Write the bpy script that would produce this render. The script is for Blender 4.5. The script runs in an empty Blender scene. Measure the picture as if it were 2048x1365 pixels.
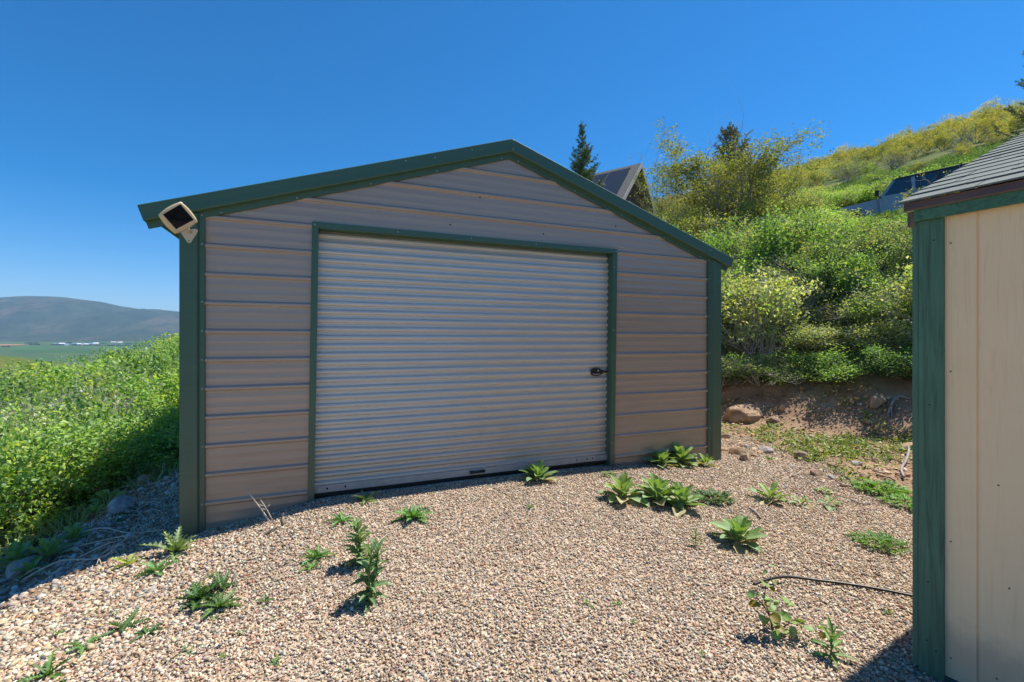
import bpy, bmesh, math, random
import numpy as np
from mathutils import Vector, Matrix

SC = bpy.context.scene
COL = SC.collection
RNG = np.random.default_rng(7)
random.seed(7)
R = math.radians
F = 922.0            # focal length in pixels of the 2048 wide photograph
EYE = 1.48

# ------------------------------------------------------------------ helpers
def tag(o, label=None, cat=None, group=None, kind=None):
    if label: o['label'] = label
    if cat: o['category'] = cat
    if group: o['group'] = group
    if kind: o['kind'] = kind
    return o

def empty(name, loc=(0, 0, 0), label=None, cat=None, group=None, rz=0.0):
    o = bpy.data.objects.new(name, None)
    o.empty_display_size = 0.1
    COL.objects.link(o)
    o.location = loc
    o.rotation_euler = (0, 0, rz)
    return tag(o, label, cat, group)

def mesh_np(name, V, faces, smooth=False, col=None, mat_index=None):
    """faces: list of int arrays (n,3) / (n,4)"""
    V = np.asarray(V, dtype=np.float32).reshape(-1, 3)
    me = bpy.data.meshes.new(name)
    faces = [np.asarray(f, dtype=np.int32) for f in faces if len(f)]
    nl = sum(f.size for f in faces)
    npoly = sum(len(f) for f in faces)
    me.vertices.add(len(V))
    me.vertices.foreach_set('co', V.ravel())
    me.loops.add(nl)
    me.polygons.add(npoly)
    me.loops.foreach_set('vertex_index', np.concatenate([f.ravel() for f in faces]))
    starts, tot, p = [], [], 0
    for f in faces:
        k = f.shape[1]
        starts.append(p + np.arange(len(f)) * k)
        p += f.size
    me.polygons.foreach_set('loop_start', np.concatenate(starts).astype(np.int32))
    if smooth:
        me.polygons.foreach_set('use_smooth', np.ones(npoly, dtype=bool))
    if mat_index is not None:
        me.polygons.foreach_set('material_index', np.asarray(mat_index, dtype=np.int32))
    me.update(calc_edges=True)
    me.validate()
    if col is not None:
        c = np.asarray(col, dtype=np.float32)
        if c.shape[1] == 3:
            c = np.concatenate([c, np.ones((len(c), 1), np.float32)], 1)
        a = me.color_attributes.new('Col', 'FLOAT_COLOR', 'POINT')
        a.data.foreach_set('color', c.ravel())
    return me

def obj(name, me, mats=None, parent=None):
    o = bpy.data.objects.new(name, me)
    COL.objects.link(o)
    if mats is not None:
        for m in (mats if isinstance(mats, (list, tuple)) else [mats]):
            me.materials.append(m)
    if parent is not None:
        o.parent = parent
    return o

class MB:
    """collects verts / polygons of one mesh"""
    def __init__(s):
        s.v, s.f, s.sm = [], [], []
    def add(s, vs, fs, smooth=False):
        b = len(s.v)
        s.v += [tuple(p) for p in vs]
        for f in fs:
            s.f.append([i + b for i in f]); s.sm.append(smooth)
    def hexa(s, p):      # 8 points: bottom ring 0-3, top ring 4-7
        s.add(p, [(3, 2, 1, 0), (4, 5, 6, 7), (0, 1, 5, 4), (1, 2, 6, 5), (2, 3, 7, 6), (3, 0, 4, 7)])
    def box(s, c0, c1):
        x0, y0, z0 = c0; x1, y1, z1 = c1
        s.hexa([(x0, y0, z0), (x1, y0, z0), (x1, y1, z0), (x0, y1, z0), (x0, y0, z1), (x1, y0, z1), (x1, y1, z1), (x0, y1, z1)])
    def prism(s, poly, fn0, fn1, smooth=False):   # polygon of (a,b) extruded between two maps
        n = len(poly)
        a = [fn0(*p) for p in poly]; b = [fn1(*p) for p in poly]
        s.add(a + b, [tuple(range(n))[::-1], tuple(range(n, 2 * n))])
        s.add(a + b, [(i, (i + 1) % n, n + (i + 1) % n, n + i) for i in range(n)], smooth)
    def tube(s, pts, rad, n=6, caps=True, smooth=True):
        pts = [Vector(p) for p in pts]
        if not hasattr(rad, '__len__'): rad = [rad] * len(pts)
        rings = []
        for i, p in enumerate(pts):
            d = (pts[min(i + 1, len(pts) - 1)] - pts[max(i - 1, 0)])
            if d.length < 1e-9: d = Vector((0, 0, 1))
            d.normalize()
            a = Vector((0, 0, 1)) if abs(d.z) < .9 else Vector((1, 0, 0))
            e1 = d.cross(a).normalized(); e2 = d.cross(e1)
            rings.append([p + (e1 * math.cos(2 * math.pi * k / n) + e2 * math.sin(2 * math.pi * k / n)) * rad[i] for k in range(n)])
        vs = [q for r in rings for q in r]
        fs = [(i * n + k, i * n + (k + 1) % n, (i + 1) * n + (k + 1) % n, (i + 1) * n + k) for i in range(len(pts) - 1) for k in range(n)]
        s.add(vs, fs, smooth)
        if caps:
            s.add(rings[0], [tuple(range(n))]); s.add(rings[-1], [tuple(range(n))[::-1]])
    def mesh(s, name, bevel=0.0, seg=2):
        me = bpy.data.meshes.new(name)
        me.from_pydata([tuple(map(float, p)) for p in s.v], [], s.f)
        me.polygons.foreach_set('use_smooth', np.array(s.sm, dtype=bool))
        bm = bmesh.new(); bm.from_mesh(me)
        bmesh.ops.remove_doubles(bm, verts=bm.verts, dist=1e-5)
        bmesh.ops.recalc_face_normals(bm, faces=bm.faces)
        if bevel:
            es = [e for e in bm.edges if len(e.link_faces) == 2 and e.calc_face_angle(0) > .5]
            bmesh.ops.bevel(bm, geom=es, offset=bevel, segments=seg, affect='EDGES', profile=.5, clamp_overlap=True)
        bm.to_mesh(me); bm.free()
        me.update()
        return me
    def build(s, name, mat, parent=None, bevel=0.0, seg=2):
        return obj(name, s.mesh(name, bevel, seg), mat, parent)

def hash2(ix, iy, seed):
    h = (ix.astype(np.int64) * 374761393 + iy.astype(np.int64) * 668265263 + seed * 1442695041) & 0xffffffff
    h = ((h ^ (h >> 13)) * 1274126177) & 0xffffffff
    h = h ^ (h >> 16)
    return (h & 0xffff) / 65535.0

def vnoise(x, y, seed=0):
    ix, iy = np.floor(x), np.floor(y)
    fx, fy = x - ix, y - iy
    fx, fy = fx * fx * (3 - 2 * fx), fy * fy * (3 - 2 * fy)
    a, b = hash2(ix, iy, seed), hash2(ix + 1, iy, seed)
    c, d = hash2(ix, iy + 1, seed), hash2(ix + 1, iy + 1, seed)
    return (a * (1 - fx) + b * fx) * (1 - fy) + (c * (1 - fx) + d * fx) * fy

def fbm(x, y, sc, octv=4, seed=0):
    s, amp, tot = 0, 1.0, 0
    for k in range(octv):
        s = s + amp * (vnoise(x / sc + 17.3 * k, y / sc - 9.1 * k, seed + k) - .5)
        tot += amp; amp *= .5; sc = sc / 2.03
    return s / tot * 2      # about -1 .. 1

def sstep(a, b, x):
    t = np.clip((x - a) / (b - a), 0, 1)
    return t * t * (3 - 2 * t)

# ------------------------------------------------------------------ materials
def srgb(r, g, b):
    f = lambda c: (c / 255 / 12.92) if c <= 10.3 else ((c / 255 + .055) / 1.055) ** 2.4
    return (f(r), f(g), f(b), 1)

class NT:
    def __init__(s, name):
        s.m = bpy.data.materials.new(name); s.m.use_nodes = True
        s.t = s.m.node_tree; s.t.nodes.clear()
        s.out = s.n('ShaderNodeOutputMaterial')
    def n(s, typ, **kw):
        nd = s.t.nodes.new(typ)
        for k, v in kw.items():
            if k.startswith('i_'):
                key = k[2:]
                nd.inputs[int(key) if key.isdigit() else key.replace('_', ' ')].default_value = v
            else: setattr(nd, k, v)
        return nd
    def l(s, a, ao, b, bi):
        s.t.links.new(a.outputs[ao], b.inputs[bi])
    def noise(s, scale, detail=4, rough=.55, coord=None, co='Object', dist=0.0):
        n = s.n('ShaderNodeTexNoise'); n.inputs['Scale'].default_value = scale
        n.inputs['Detail'].default_value = detail; n.inputs['Roughness'].default_value = rough; n.inputs['Distortion'].default_value = dist
        if coord is not None: s.l(coord, 0, n, 'Vector')
        else: s.l(s.tc(), co, n, 'Vector')
        return n
    def tc(s):
        if not hasattr(s, '_tc'): s._tc = s.n('ShaderNodeTexCoord')
        return s._tc
    def mapping(s, scale, co='Object', rot=(0, 0, 0)):
        mp = s.n('ShaderNodeMapping'); mp.inputs['Scale'].default_value = scale; mp.inputs['Rotation'].default_value = rot
        s.l(s.tc(), co, mp, 'Vector'); return mp
    def ramp(s, src, so, stops, interp='LINEAR'):
        r = s.n('ShaderNodeValToRGB'); cr = r.color_ramp; cr.interpolation = interp
        while len(cr.elements) > 1: cr.elements.remove(cr.elements[-1])
        cr.elements[0].position = stops[0][0]; cr.elements[0].color = stops[0][1]
        for p, c in stops[1:]:
            e = cr.elements.new(p); e.color = c
        s.l(src, so, r, 0); return r
    def mix(s, a, b, fac, typ='MIX'):
        m = s.n('ShaderNodeMix', data_type='RGBA', blend_type=typ)
        for v, sock in ((fac, 0), (a, 6), (b, 7)):
            if isinstance(v, tuple) and len(v) == 2: s.l(v[0], v[1], m, sock)
            else: m.inputs[sock].default_value = v
        return m
    def bump(s, src, so, strength=.3, dist=.01):
        b = s.n('ShaderNodeBump'); b.inputs['Strength'].default_value = strength; b.inputs['Distance'].default_value = dist
        s.l(src, so, b, 'Height'); return b
    def bsdf(s, rough=.6, spec=.5, metal=0.0, col=None, bump=None):
        p = s.n('ShaderNodeBsdfPrincipled')
        p.inputs['Roughness'].default_value = rough; p.inputs['Metallic'].default_value = metal
        p.inputs['Specular IOR Level'].default_value = spec
        if col is not None:
            if isinstance(col[0], (int, float)): p.inputs['Base Color'].default_value = col
            else: s.l(col[0], col[1], p, 'Base Color')
        if bump is not None: s.l(bump, 0, p, 'Normal')
        s.l(p, 0, s.out, 'Surface'); return p

def c4(r, g, b): return (r, g, b, 1)

def mat_paint(name, c, rough=.4, spec=.5, var=.12, scale=3.0, bump=.0, bscale=30, bdist=.002, mp=None):
    t = NT(name)
    co = t.mapping(mp) if mp else None
    n = t.noise(scale, 5, .6, coord=co)
    d = tuple(x * (1 - var) for x in c[:3]) + (1,); u = tuple(min(1, x * (1 + var)) for x in c[:3]) + (1,)
    r = t.ramp(n, 0, [(.3, d), (.7, u)])
    b = None
    if bump:
        n2 = t.noise(bscale, 3, .5, coord=co); b = t.bump(n2, 0, bump, bdist)
    t.bsdf(rough, spec, 0, (r, 0), b)
    return t.m

def mat_metalpanel(name, c, rough, dirt, low=0.5, metal=0.0):
    """factory painted sheet steel: slight oil-canning, faint dust streaks"""
    t = NT(name)
    n = t.noise(1.2, 3, .5)
    mp = t.mapping((1.2, 1.2, 26)); n2 = t.noise(1.6, 5, .65, coord=mp)
    d = tuple(x * .9 for x in c[:3]) + (1,)
    r = t.ramp(n2, 0, [(.35, d), (.7, c)])
    sep = t.n('ShaderNodeSeparateXYZ'); t.l(t.tc(), 'Object', sep, 0)
    # splash dust on the lowest half metre
    n3 = t.noise(5, 5, .6)
    ad = t.n('ShaderNodeMath', operation='MULTIPLY_ADD'); t.l(n3, 0, ad, 0); ad.inputs[1].default_value = -.55; t.l(sep, 2, ad, 2)
    rr = t.ramp(ad, 0, [(.0, c4(1, 1, 1)), (low, c4(0, 0, 0))])
    dm = t.n('ShaderNodeMath', operation='MULTIPLY'); t.l(rr, 0, dm, 0); dm.inputs[1].default_value = .45
    m = t.mix((r, 0), dirt, (dm, 0))
    b = t.bump(n, 0, .14, .012)
    p = t.bsdf(rough, .5, metal, (m, 2), b)
    t.l(t.ramp(n2, 0, [(.3, (rough * .85,) * 3 + (1,)), (.75, (rough * 1.2,) * 3 + (1,))]), 0, p, 'Roughness')
    return t.m

def mat_wood(name, c, worn, wearamt=.66, axis=2, spec=.35, grain=1.0):
    """painted rough sawn board: stretched grain, worn specks"""
    t = NT(name)
    s = [38, 38, 38]; s[axis] = 2.2
    mp = t.mapping(tuple(s)); n = t.noise(1.0, 6, .6, coord=mp, dist=1.2)
    n2 = t.noise(3, 4, .6)
    d = tuple(x * .62 for x in c[:3]) + (1,)
    r = t.ramp(n, 0, [(.36, d), (.5, c), (.7, tuple(min(1, x * 1.22) for x in c[:3]) + (1,))])
    v = t.mix((r, 0), tuple(x * .8 for x in c[:3]) + (1,), (t.ramp(n2, 0, [(.4, c4(0, 0, 0)), (.7, c4(.6, .6, .6))]), 0))
    s2 = [50, 50, 50]; s2[axis] = 12
    n3 = t.noise(1, 6, .7, coord=t.mapping(tuple(s2)))
    m = t.mix((v, 2), worn, (t.ramp(n3, 0, [(wearamt, c4(0, 0, 0)), (wearamt + .05, c4(1, 1, 1))]), 0))
    b = t.bump(n, 0, .55 * grain, .004)
    t.bsdf(.62, spec, 0, (m, 2), b)
    return t.m

def mat_leaf(name, trans=.58, rough=.55, gloss=.03, var=.25, bump=0, gain=1.0, sat=1.0):
    t = NT(name)
    a = t.n('ShaderNodeAttribute', attribute_name='Col')
    oi = t.n('ShaderNodeObjectInfo')
    hs = t.n('ShaderNodeHueSaturation'); hs.inputs['Saturation'].default_value = sat
    mr = t.n('ShaderNodeMapRange'); t.l(oi, 'Random', mr, 0); mr.inputs[3].default_value = gain * (1 - var); mr.inputs[4].default_value = gain * (1 + var)
    mh = t.n('ShaderNodeMapRange'); t.l(oi, 'Random', mh, 0); mh.inputs[3].default_value = .512; mh.inputs[4].default_value = .488
    t.l(mr, 0, hs, 'Value'); t.l(mh, 0, hs, 'Hue'); t.l(a, 0, hs, 'Color')
    df = t.n('ShaderNodeBsdfDiffuse'); t.l(hs, 0, df, 0)
    tr = t.n('ShaderNodeBsdfTranslucent')
    ym = t.mix((hs, 0), c4(1.0, 1.0, .35), 1.0, 'MULTIPLY'); t.l(ym, 2, tr, 0)
    gl = t.n('ShaderNodeBsdfGlossy'); gl.inputs['Roughness'].default_value = rough; gl.inputs['Color'].default_value = c4(.8, .85, .9)
    m1 = t.n('ShaderNodeMixShader'); m1.inputs[0].default_value = trans; t.l(df, 0, m1, 1); t.l(tr, 0, m1, 2)
    m2 = t.n('ShaderNodeMixShader'); m2.inputs[0].default_value = gloss; t.l(m1, 0, m2, 1); t.l(gl, 0, m2, 2)
    t.l(m2, 0, t.out, 0)
    if bump:
        n = t.noise(60, 3, .6); b = t.bump(n, 0, bump, .004)
        t.l(b, 0, df, 'Normal'); t.l(b, 0, gl, 'Normal')
    return t.m

def mat_colattr(name, rough=.85, spec=.2, nscale=60, namt=.25, bump=.3, bdist=.003, objvar=0):
    t = NT(name)
    a = t.n('ShaderNodeAttribute', attribute_name='Col')
    n = t.noise(nscale, 4, .65)
    r = t.ramp(n, 0, [(.3, (1 - namt,) * 3 + (1,)), (.72, (1 + namt,) * 3 + (1,))])
    m = t.mix((a, 0), (r, 0), 1.0, 'MULTIPLY')
    t.bsdf(rough, spec, 0, (m, 2), t.bump(n, 0, bump, bdist))
    return t.m

def mat_siding():
    t = NT('beige_siding')
    n = t.noise(1.0, 6, .6, coord=t.mapping((30, 30, 1.6)), dist=2.0); n2 = t.noise(2.5, 4, .6)
    r = t.ramp(n2, 0, [(.3, c4(.90, .645, .375)), (.7, c4(.96, .705, .42))])
    g = t.ramp(n, 0, [(.36, c4(.94, .935, .92)), (.48, c4(1, 1, 1)), (.75, c4(1.0, 1.0, 1.0))]); m = t.mix((r, 0), (g, 0), 1.0, 'MULTIPLY')
    sep = t.n('ShaderNodeSeparateXYZ'); t.l(t.tc(), 'Object', sep, 0); n3 = t.noise(9, 5, .65)
    ad = t.n('ShaderNodeMath', operation='MULTIPLY_ADD'); t.l(n3, 0, ad, 0); ad.inputs[1].default_value = -.35; t.l(sep, 2, ad, 2)
    dr = t.ramp(ad, 0, [(.0, c4(.55, .55, .55)), (.16, c4(0, 0, 0))]); m2 = t.mix((m, 2), c4(.42, .32, .23), (dr, 0))
    t.bsdf(.6, .3, 0, (m2, 2), t.bump(n, 0, .5, .005)); return t.m
M = {}
M['green'] = mat_metalpanel('green_metal_trim', c4(.055, .125, .078), .38, c4(.14, .13, .09), .35)
M['green_roof'] = mat_paint('green_roof_metal', c4(.018, .07, .045), .35, .5)
M['tan'] = mat_metalpanel('clay_wall_metal', c4(.41, .33, .265), .24, c4(.34, .26, .19), .8, .12)
M['door'] = mat_metalpanel('door_metal', c4(.62, .58, .515), .20, c4(.42, .34, .26), .6, .18)
M['alu'] = mat_paint('aluminium_bar', c4(.50, .42, .36), .38, .6, .15, 8)
M['black'] = mat_paint('black_plastic', c4(.014, .013, .013), .4, .5)
M['steel'] = mat_paint('screw_steel', c4(.30, .32, .33), .4, .6)
M['dark'] = mat_paint('dark_gap', c4(.02, .02, .02), .9, .1)
M['beige_plastic'] = mat_paint('beige_plastic', c4(.62, .52, .33), .35, .5, .06)
M['beige'] = mat_siding()
M['gwood'] = mat_wood('green_board_upright', c4(.085, .18, .115), c4(.25, .25, .2), .715, 2)
M['gwood_h'] = mat_wood('green_board_level', c4(.07, .175, .105), c4(.25, .28, .22), .74, 0)
M['rawwood'] = mat_wood('weathered_wood', c4(.16, .12, .085), c4(.3, .27, .22), .6, 2)
M['drip'] = mat_paint('brown_drip_edge', c4(.11, .062, .047), .42, .5, .2, 5)
M['concrete'] = mat_paint('concrete', c4(.32, .34, .36), .85, .2, .15, 12, .4, 60)
M['bark'] = mat_paint('bark', c4(.15, .125, .105), .9, .15, .35, 9, .5, 40, .004)
M['palebark'] = mat_paint('pale_bark', c4(.46, .43, .39), .9, .15, .25, 9)
M['greybark'] = mat_paint('grey_bark', c4(.30, .275, .25), .9, .15, .3, 9)
M['straw'] = mat_paint('dry_stalk', c4(.50, .43, .34), .8, .2, .2, 30)
M['leaf'] = mat_leaf('leaf', sat=.87)
M['leaf_near'] = mat_leaf('leaf_near', gain=1.30, var=.26, sat=.86)
M['leaf_far'] = mat_leaf('leaf_far', .3, .6, .02, .3, sat=.87)
M['needle'] = mat_leaf('needle', .15, .5, .05, .1)
M['mullein'] = mat_leaf('felted_leaf', .33, .6, .05, .06, .8)
M['weed'] = mat_leaf('weed_leaf', .36, .5, .03, .12)
M['stone'] = mat_colattr('stone', .8, .25, 90, .2, .35, .002)
M['rock'] = mat_colattr('rock', .9, .15, 14, .35, .9, .02)

# ------------------------------------------------------------------ camera maths
def pix(x, y, D):
    return Vector(((x - 1024) / F * D, D, EYE - (y - 682.5) / F * D))

# garage frame: t along the front, o out of the front, z up
A = np.array([-2.441, 3.672]); U = np.array([.9235, .3835]); W = np.array([-.3835, .9235])
def G(t, o, z): return (A[0] + U[0] * t - W[0] * o, A[1] + U[1] * t - W[1] * o, z)
def toG(x, y): return (x - A[0]) * U[0] + (y - A[1]) * U[1], -((x - A[0]) * W[0] + (y - A[1]) * W[1])
GT0, GT1, GDEEP = -.163, 5.427, 6.4
# shed frame: s along the wall towards the viewer, o out of the wall, z up
SCN = np.array([1.82, 2.086]); SE = np.array([.501, -.865]); SN = np.array([-.865, -.501])
def S(s, o, z): return (SCN[0] + SE[0] * s + SN[0] * o, SCN[1] + SE[1] * s + SN[1] * o, z)
def toS(x, y): return (x - SCN[0]) * SE[0] + (y - SCN[1]) * SE[1], (x - SCN[0]) * SN[0] + (y - SCN[1]) * SN[1]

# ------------------------------------------------------------------ terrain
PAD = np.array([(-2.6, -7), (-2.72, 1.2), (-2.74, 3.45), (-2.9, 3.7), (-5.6, 10.6), (.9, 12.6), (2.3, 10.6), (3.5, 8.4), (4.5, 7.4), (5.2, 6.6), (6.0, 5.2), (6.6, 1), (6.4, -7)])
def pad_sd(x, y):
    P = PAD; d2 = np.full(np.shape(x), 1e18); inside = np.zeros(np.shape(x), bool)
    for i in range(len(P)):
        a, b = P[i], P[(i + 1) % len(P)]
        ex, ey = b - a
        wx, wy = x - a[0], y - a[1]
        tt = np.clip((wx * ex + wy * ey) / (ex * ex + ey * ey), 0, 1)
        d2 = np.minimum(d2, (wx - ex * tt) ** 2 + (wy - ey * tt) ** 2)
        cr = ((a[1] > y) != (b[1] > y)) & (x < (b[0] - a[0]) * (y - a[1]) / (b[1] - a[1] + 1e-12) + a[0])
        inside ^= cr
    d = np.sqrt(d2)
    return np.where(inside, -d, d)

def H(x, y, fine=True):
    x = np.asarray(x, float); y = np.asarray(y, float)
    r = np.hypot(x, y); phi = np.degrees(np.arctan2(x, y))
    s = .266 * np.sin(np.radians(phi)) + .21 * np.cos(np.radians(phi))
    rc = np.interp(phi, [-180, -60, -38, -26, 0, 18, 60, 180], [40, 34, 30, 60, 170, 235, 290, 220])
    d = np.maximum(0, r - rc)
    nat = -1.0 + s * (r - d) + s * rc * .15 * (1 - np.exp(-d / (rc * .15))) - .34 * d * d / (d + rc * .25)
    amp = np.clip(r / 60, .0, 1)
    nat = nat + fbm(x, y, 5, 3, 3) * .16 * sstep(5, 12, r) + fbm(x, y, 34, 4, 5) * 1.6 * amp * sstep(25, 80, r)
    # low brushy knoll left of the view
    nat = np.maximum(nat, -4 + fbm(x, y, 60, 3, 8) * 3 - ((x + 300) ** 2 / 105 ** 2 + (y - 235) ** 2 / 90 ** 2) * 26)
    val = -103 + np.clip((r - 1300) * .0205, 0, 98) + fbm(x, y, 900, 3, 9) * 2.0
    far = np.maximum(nat, val)
    da = (x - 14.0) * .8 - (y - 19.0) * .6; db = (x - 14.0) * .6 + (y - 19.0) * .8
    dw = sstep(3.0, 1.7, np.abs(db)) * sstep(-5, -2.5, da) * sstep(16, 11, da)
    far = far * (1 - dw) + (5.80 + .06 * da) * dw
    sd = pad_sd(x, y)
    tt, oo = toG(x, y)
    m = np.interp(tt, [-1.2, -.16, .25, .74, 1.6, 2.6, 3.9, 5.4, 6.5], [-.06, .0, .035, .10, .115, .115, .075, .0, .0])
    padh = m * np.exp(-(np.maximum(oo, 0) / 1.1) ** 2) - .05 * sstep(-1.4, -2.8, x) + .05 * sstep(2.2, 4.4, x) * sstep(3, 6.5, y)
    if fine: padh = padh + fbm(x, y, .9, 3, 11) * .016
    sp = np.maximum(sd, 0); sp = sp * sp / (sp + .4)
    rough = fbm(x, y, .7, 4, 13) * .10 * sstep(.15, 1.0, sd) * sstep(80, 8, r) if fine else 0
    cut = padh + .74 * sp; fill = padh - .40 * sp
    return np.where(sd > 0, np.clip(far, fill, np.where(r < 60, cut, 1e9)), padh) + rough

def Hs(x, y): return float(H(np.array([x]), np.array([y]))[0])

def at(px, py):
    """ground point seen at a pixel of the photograph"""
    D = np.concatenate([np.arange(1.2, 12, .01), np.geomspace(12, 250, 1500)])
    X = (px - 1024) / F * D; Z = EYE - (py - 682.5) / F * D
    hh = H(X, D)
    k = np.argmax(Z <= hh)
    return Vector((X[k], D[k], float(hh[k])))

def in_buildings(x, y, m=.02):
    t, o = toG(x, y); s, q = toS(x, y)
    return ((t > GT0 - m) & (t < GT1 + m) & (o < m) & (o > -GDEEP - m)) | ((s > -m) & (s < 3.2) & (q < m) & (q > -2.6))

def build_ground():
    ph = np.radians(np.concatenate([np.linspace(-180, -62, 90, endpoint=False), np.linspace(-62, 62, 660, endpoint=False), np.linspace(62, 180, 90, endpoint=False)]))
    rr = np.concatenate([np.geomspace(.25, 40, 300, endpoint=False), np.geomspace(40, 400, 130, endpoint=False), np.geomspace(400, 16000, 80)])
    n, k = len(ph), len(rr)
    P, Q = np.meshgrid(ph, rr)
    x, y = (Q * np.sin(P)).ravel(), (Q * np.cos(P)).ravel()
    x = np.concatenate([x, [0]]); y = np.concatenate([y, [0]])
    z = H(x, y)
    sd = pad_sd(x, y); r = np.hypot(x, y)
    wob = fbm(x, y, 1.3, 4, 21)
    # gravel weight / bare soil weight / valley weight
    edge = np.interp(y, [2, 4.2, 5.5, 7, 9], [3.7, 3.55, 3.65, 3.3, 2.6])
    grav = sstep(.25, -.15, sd + wob * .25) * sstep(.35, -.25, x - edge + wob * .5)
    soil = sstep(2.6, .9, sd + wob * .5) * (1 - grav)
    soil = np.maximum(soil, sstep(14, 5, r) * .5 * (1 - grav))
    vall = sstep(300, 700, r)
    col = np.stack([grav, soil, vall, np.ones_like(x)], 1)
    i = np.arange(k - 1)[:, None] * n; j = np.arange(n)[None, :]; j2 = (j + 1) % n
    quads = np.stack([i + j, i + j2, i + n + j2, i + n + j], -1).reshape(-1, 4)[:, ::-1]
    c = len(x) - 1
    tri = np.stack([np.full(n, c), (np.arange(n) + 1) % n, np.arange(n)], 1)[:, ::-1]
    me = mesh_np('ground', np.stack([x, y, z], 1), [quads, tri], True, col)
    t = NT('ground_soil')
    a = t.n('ShaderNodeAttribute', attribute_name='Col'); sep = t.n('ShaderNodeSeparateColor'); t.l(a, 0, sep, 0)
    # gravel bed between the loose stones
    vo = t.n('ShaderNodeTexVoronoi'); vo.inputs['Scale'].default_value = 55; t.l(t.tc(), 'Object', vo, 'Vector')
    sv = t.n('ShaderNodeSeparateColor'); t.l(vo, 'Color', sv, 0)
    gr = t.ramp(sv, 0, [(0, c4(.25, .18, .13)), (.3, c4(.42, .31, .23)), (.6, c4(.50, .39, .30)), (.85, c4(.58, .49, .40)), (1, c4(.32, .29, .27))])
    # bare soil
    n1 = t.noise(2.2, 8, .68); so = t.ramp(n1, 0, [(.3, c4(.18, .115, .072)), (.55, c4(.32, .215, .14)), (.75, c4(.43, .31, .215))])
    # hillside turf
    n2 = t.noise(.22, 8, .65); tu = t.ramp(n2, 0, [(.32, c4(.05, .085, .02)), (.5, c4(.085, .12, .03)), (.62, c4(.13, .135, .045)), (.75, c4(.16, .135, .07))])
    # valley fields
    v2 = t.n('ShaderNodeTexVoronoi'); v2.inputs['Scale'].default_value = 1.0; v2.inputs['Randomness'].default_value = .9
    mp = t.mapping((1 / 900, 1 / 420, 1 / 900), rot=(0, 0, .5)); t.l(mp, 0, v2, 'Vector')
    s2 = t.n('ShaderNodeSeparateColor'); t.l(v2, 'Color', s2, 0)
    fl = t.ramp(s2, 0, [(0, c4(.035, .10, .022)), (.3, c4(.05, .13, .03)), (.5, c4(.075, .12, .04)), (.68, c4(.055, .11, .035)), (.8, c4(.13, .125, .06)), (.93, c4(.045, .09, .035)), (1, c4(.14, .13, .07))], 'CONSTANT')
    n4 = t.noise(.004, 6, .6); fm = t.mix((fl, 0), c4(.05, .085, .035), (t.ramp(n4, 0, [(.45, c4(0, 0, 0)), (.6, c4(.8, .8, .8))]), 0))
    m1 = t.mix((tu, 0), (so, 0), (sep, 1)); m2 = t.mix((m1, 2), (gr, 0), (sep, 0)); m3 = t.mix((m2, 2), (fm, 2), (sep, 2))
    n5 = t.noise(30, 6, .7); b = t.bump(n5, 0, .7, .02)
    t.bsdf(.95, .1, 0, (m3, 2), b)
    return tag(obj('ground', me, t.m), kind='structure')

def build_mountain():
    ph = np.radians(np.linspace(-84, -8, 420)); dd = np.linspace(4600, 9800, 130)
    P, Q = np.meshgrid(ph, dd)
    px = 1024 + F * np.tan(P)
    # skyline read from the photograph
    sky = np.interp(px, [-4000, -600, -250, 0, 35, 100, 135, 200, 240, 280, 330, 362, 420, 600, 900], [640, 600, 604, 597, 594, 595, 597.5, 606, 614, 621, 627, 626.5, 630, 645, 640])
    x, y = Q * np.tan(P), Q.copy()
    crest = (682.5 - sky) / F * 8200 + EYE
    f = sstep(4900, 8200, Q)
    sp = fbm(x, y, 1500, 5, 31)
    ridge = 1 - np.abs(fbm(x, y * .45, 1050, 4, 37)) * 2
    prof = f ** 1.25
    z = -20 + prof * (crest + 20) + (sp * 110 + ridge * 150) * (4 * prof * (1 - prof)) * .9 - np.maximum(Q - 8200, 0) * .25
    z += fbm(x, y, 420, 4, 41) * 38 * (4 * prof * (1 - prof))
    n, k = len(ph), len(dd)
    i = np.arange(k - 1)[:, None] * n; j = np.arange(n - 1)[None, :]
    quads = np.stack([i + j, i + j + 1, i + n + j + 1, i + n + j], -1).reshape(-1, 4)
    me = mesh_np('mountain', np.stack([x, y, z], -1).reshape(-1, 3), [quads], True)
    t = NT('mountain_slopes')
    n1 = t.noise(.0016, 8, .65); r = t.ramp(n1, 0, [(.34, c4(.016, .034, .013)), (.48, c4(.035, .058, .02)), (.58, c4(.075, .075, .036)), (.70, c4(.105, .085, .055))])
    n2 = t.noise(.012, 6, .7); m = t.mix((r, 0), c4(.010, .02, .009), (t.ramp(n2, 0, [(.5, c4(0, 0, 0)), (.62, c4(.75, .75, .75))]), 0))
    t.bsdf(1, 0, 0, (m, 2))
    return tag(obj('mountain', me, t.m), kind='structure')

# ------------------------------------------------------------------ stones
ICO_V = None
def ico():
    g = (1 + 5 ** .5) / 2
    v = np.array([(-1, g, 0), (1, g, 0), (-1, -g, 0), (1, -g, 0), (0, -1, g), (0, 1, g), (0, -1, -g), (0, 1, -g), (g, 0, -1), (g, 0, 1), (-g, 0, -1), (-g, 0, 1)], float)
    v /= np.linalg.norm(v[0])
    f = np.array([(0, 11, 5), (0, 5, 1), (0, 1, 7), (0, 7, 10), (0, 10, 11), (1, 5, 9), (5, 11, 4), (11, 10, 2), (10, 7, 6), (7, 1, 8), (3, 9, 4), (3, 4, 2), (3, 2, 6), (3, 6, 8), (3, 8, 9), (4, 9, 5), (2, 4, 11), (6, 2, 10), (8, 6, 7), (9, 8, 1)])
    return v, f

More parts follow.
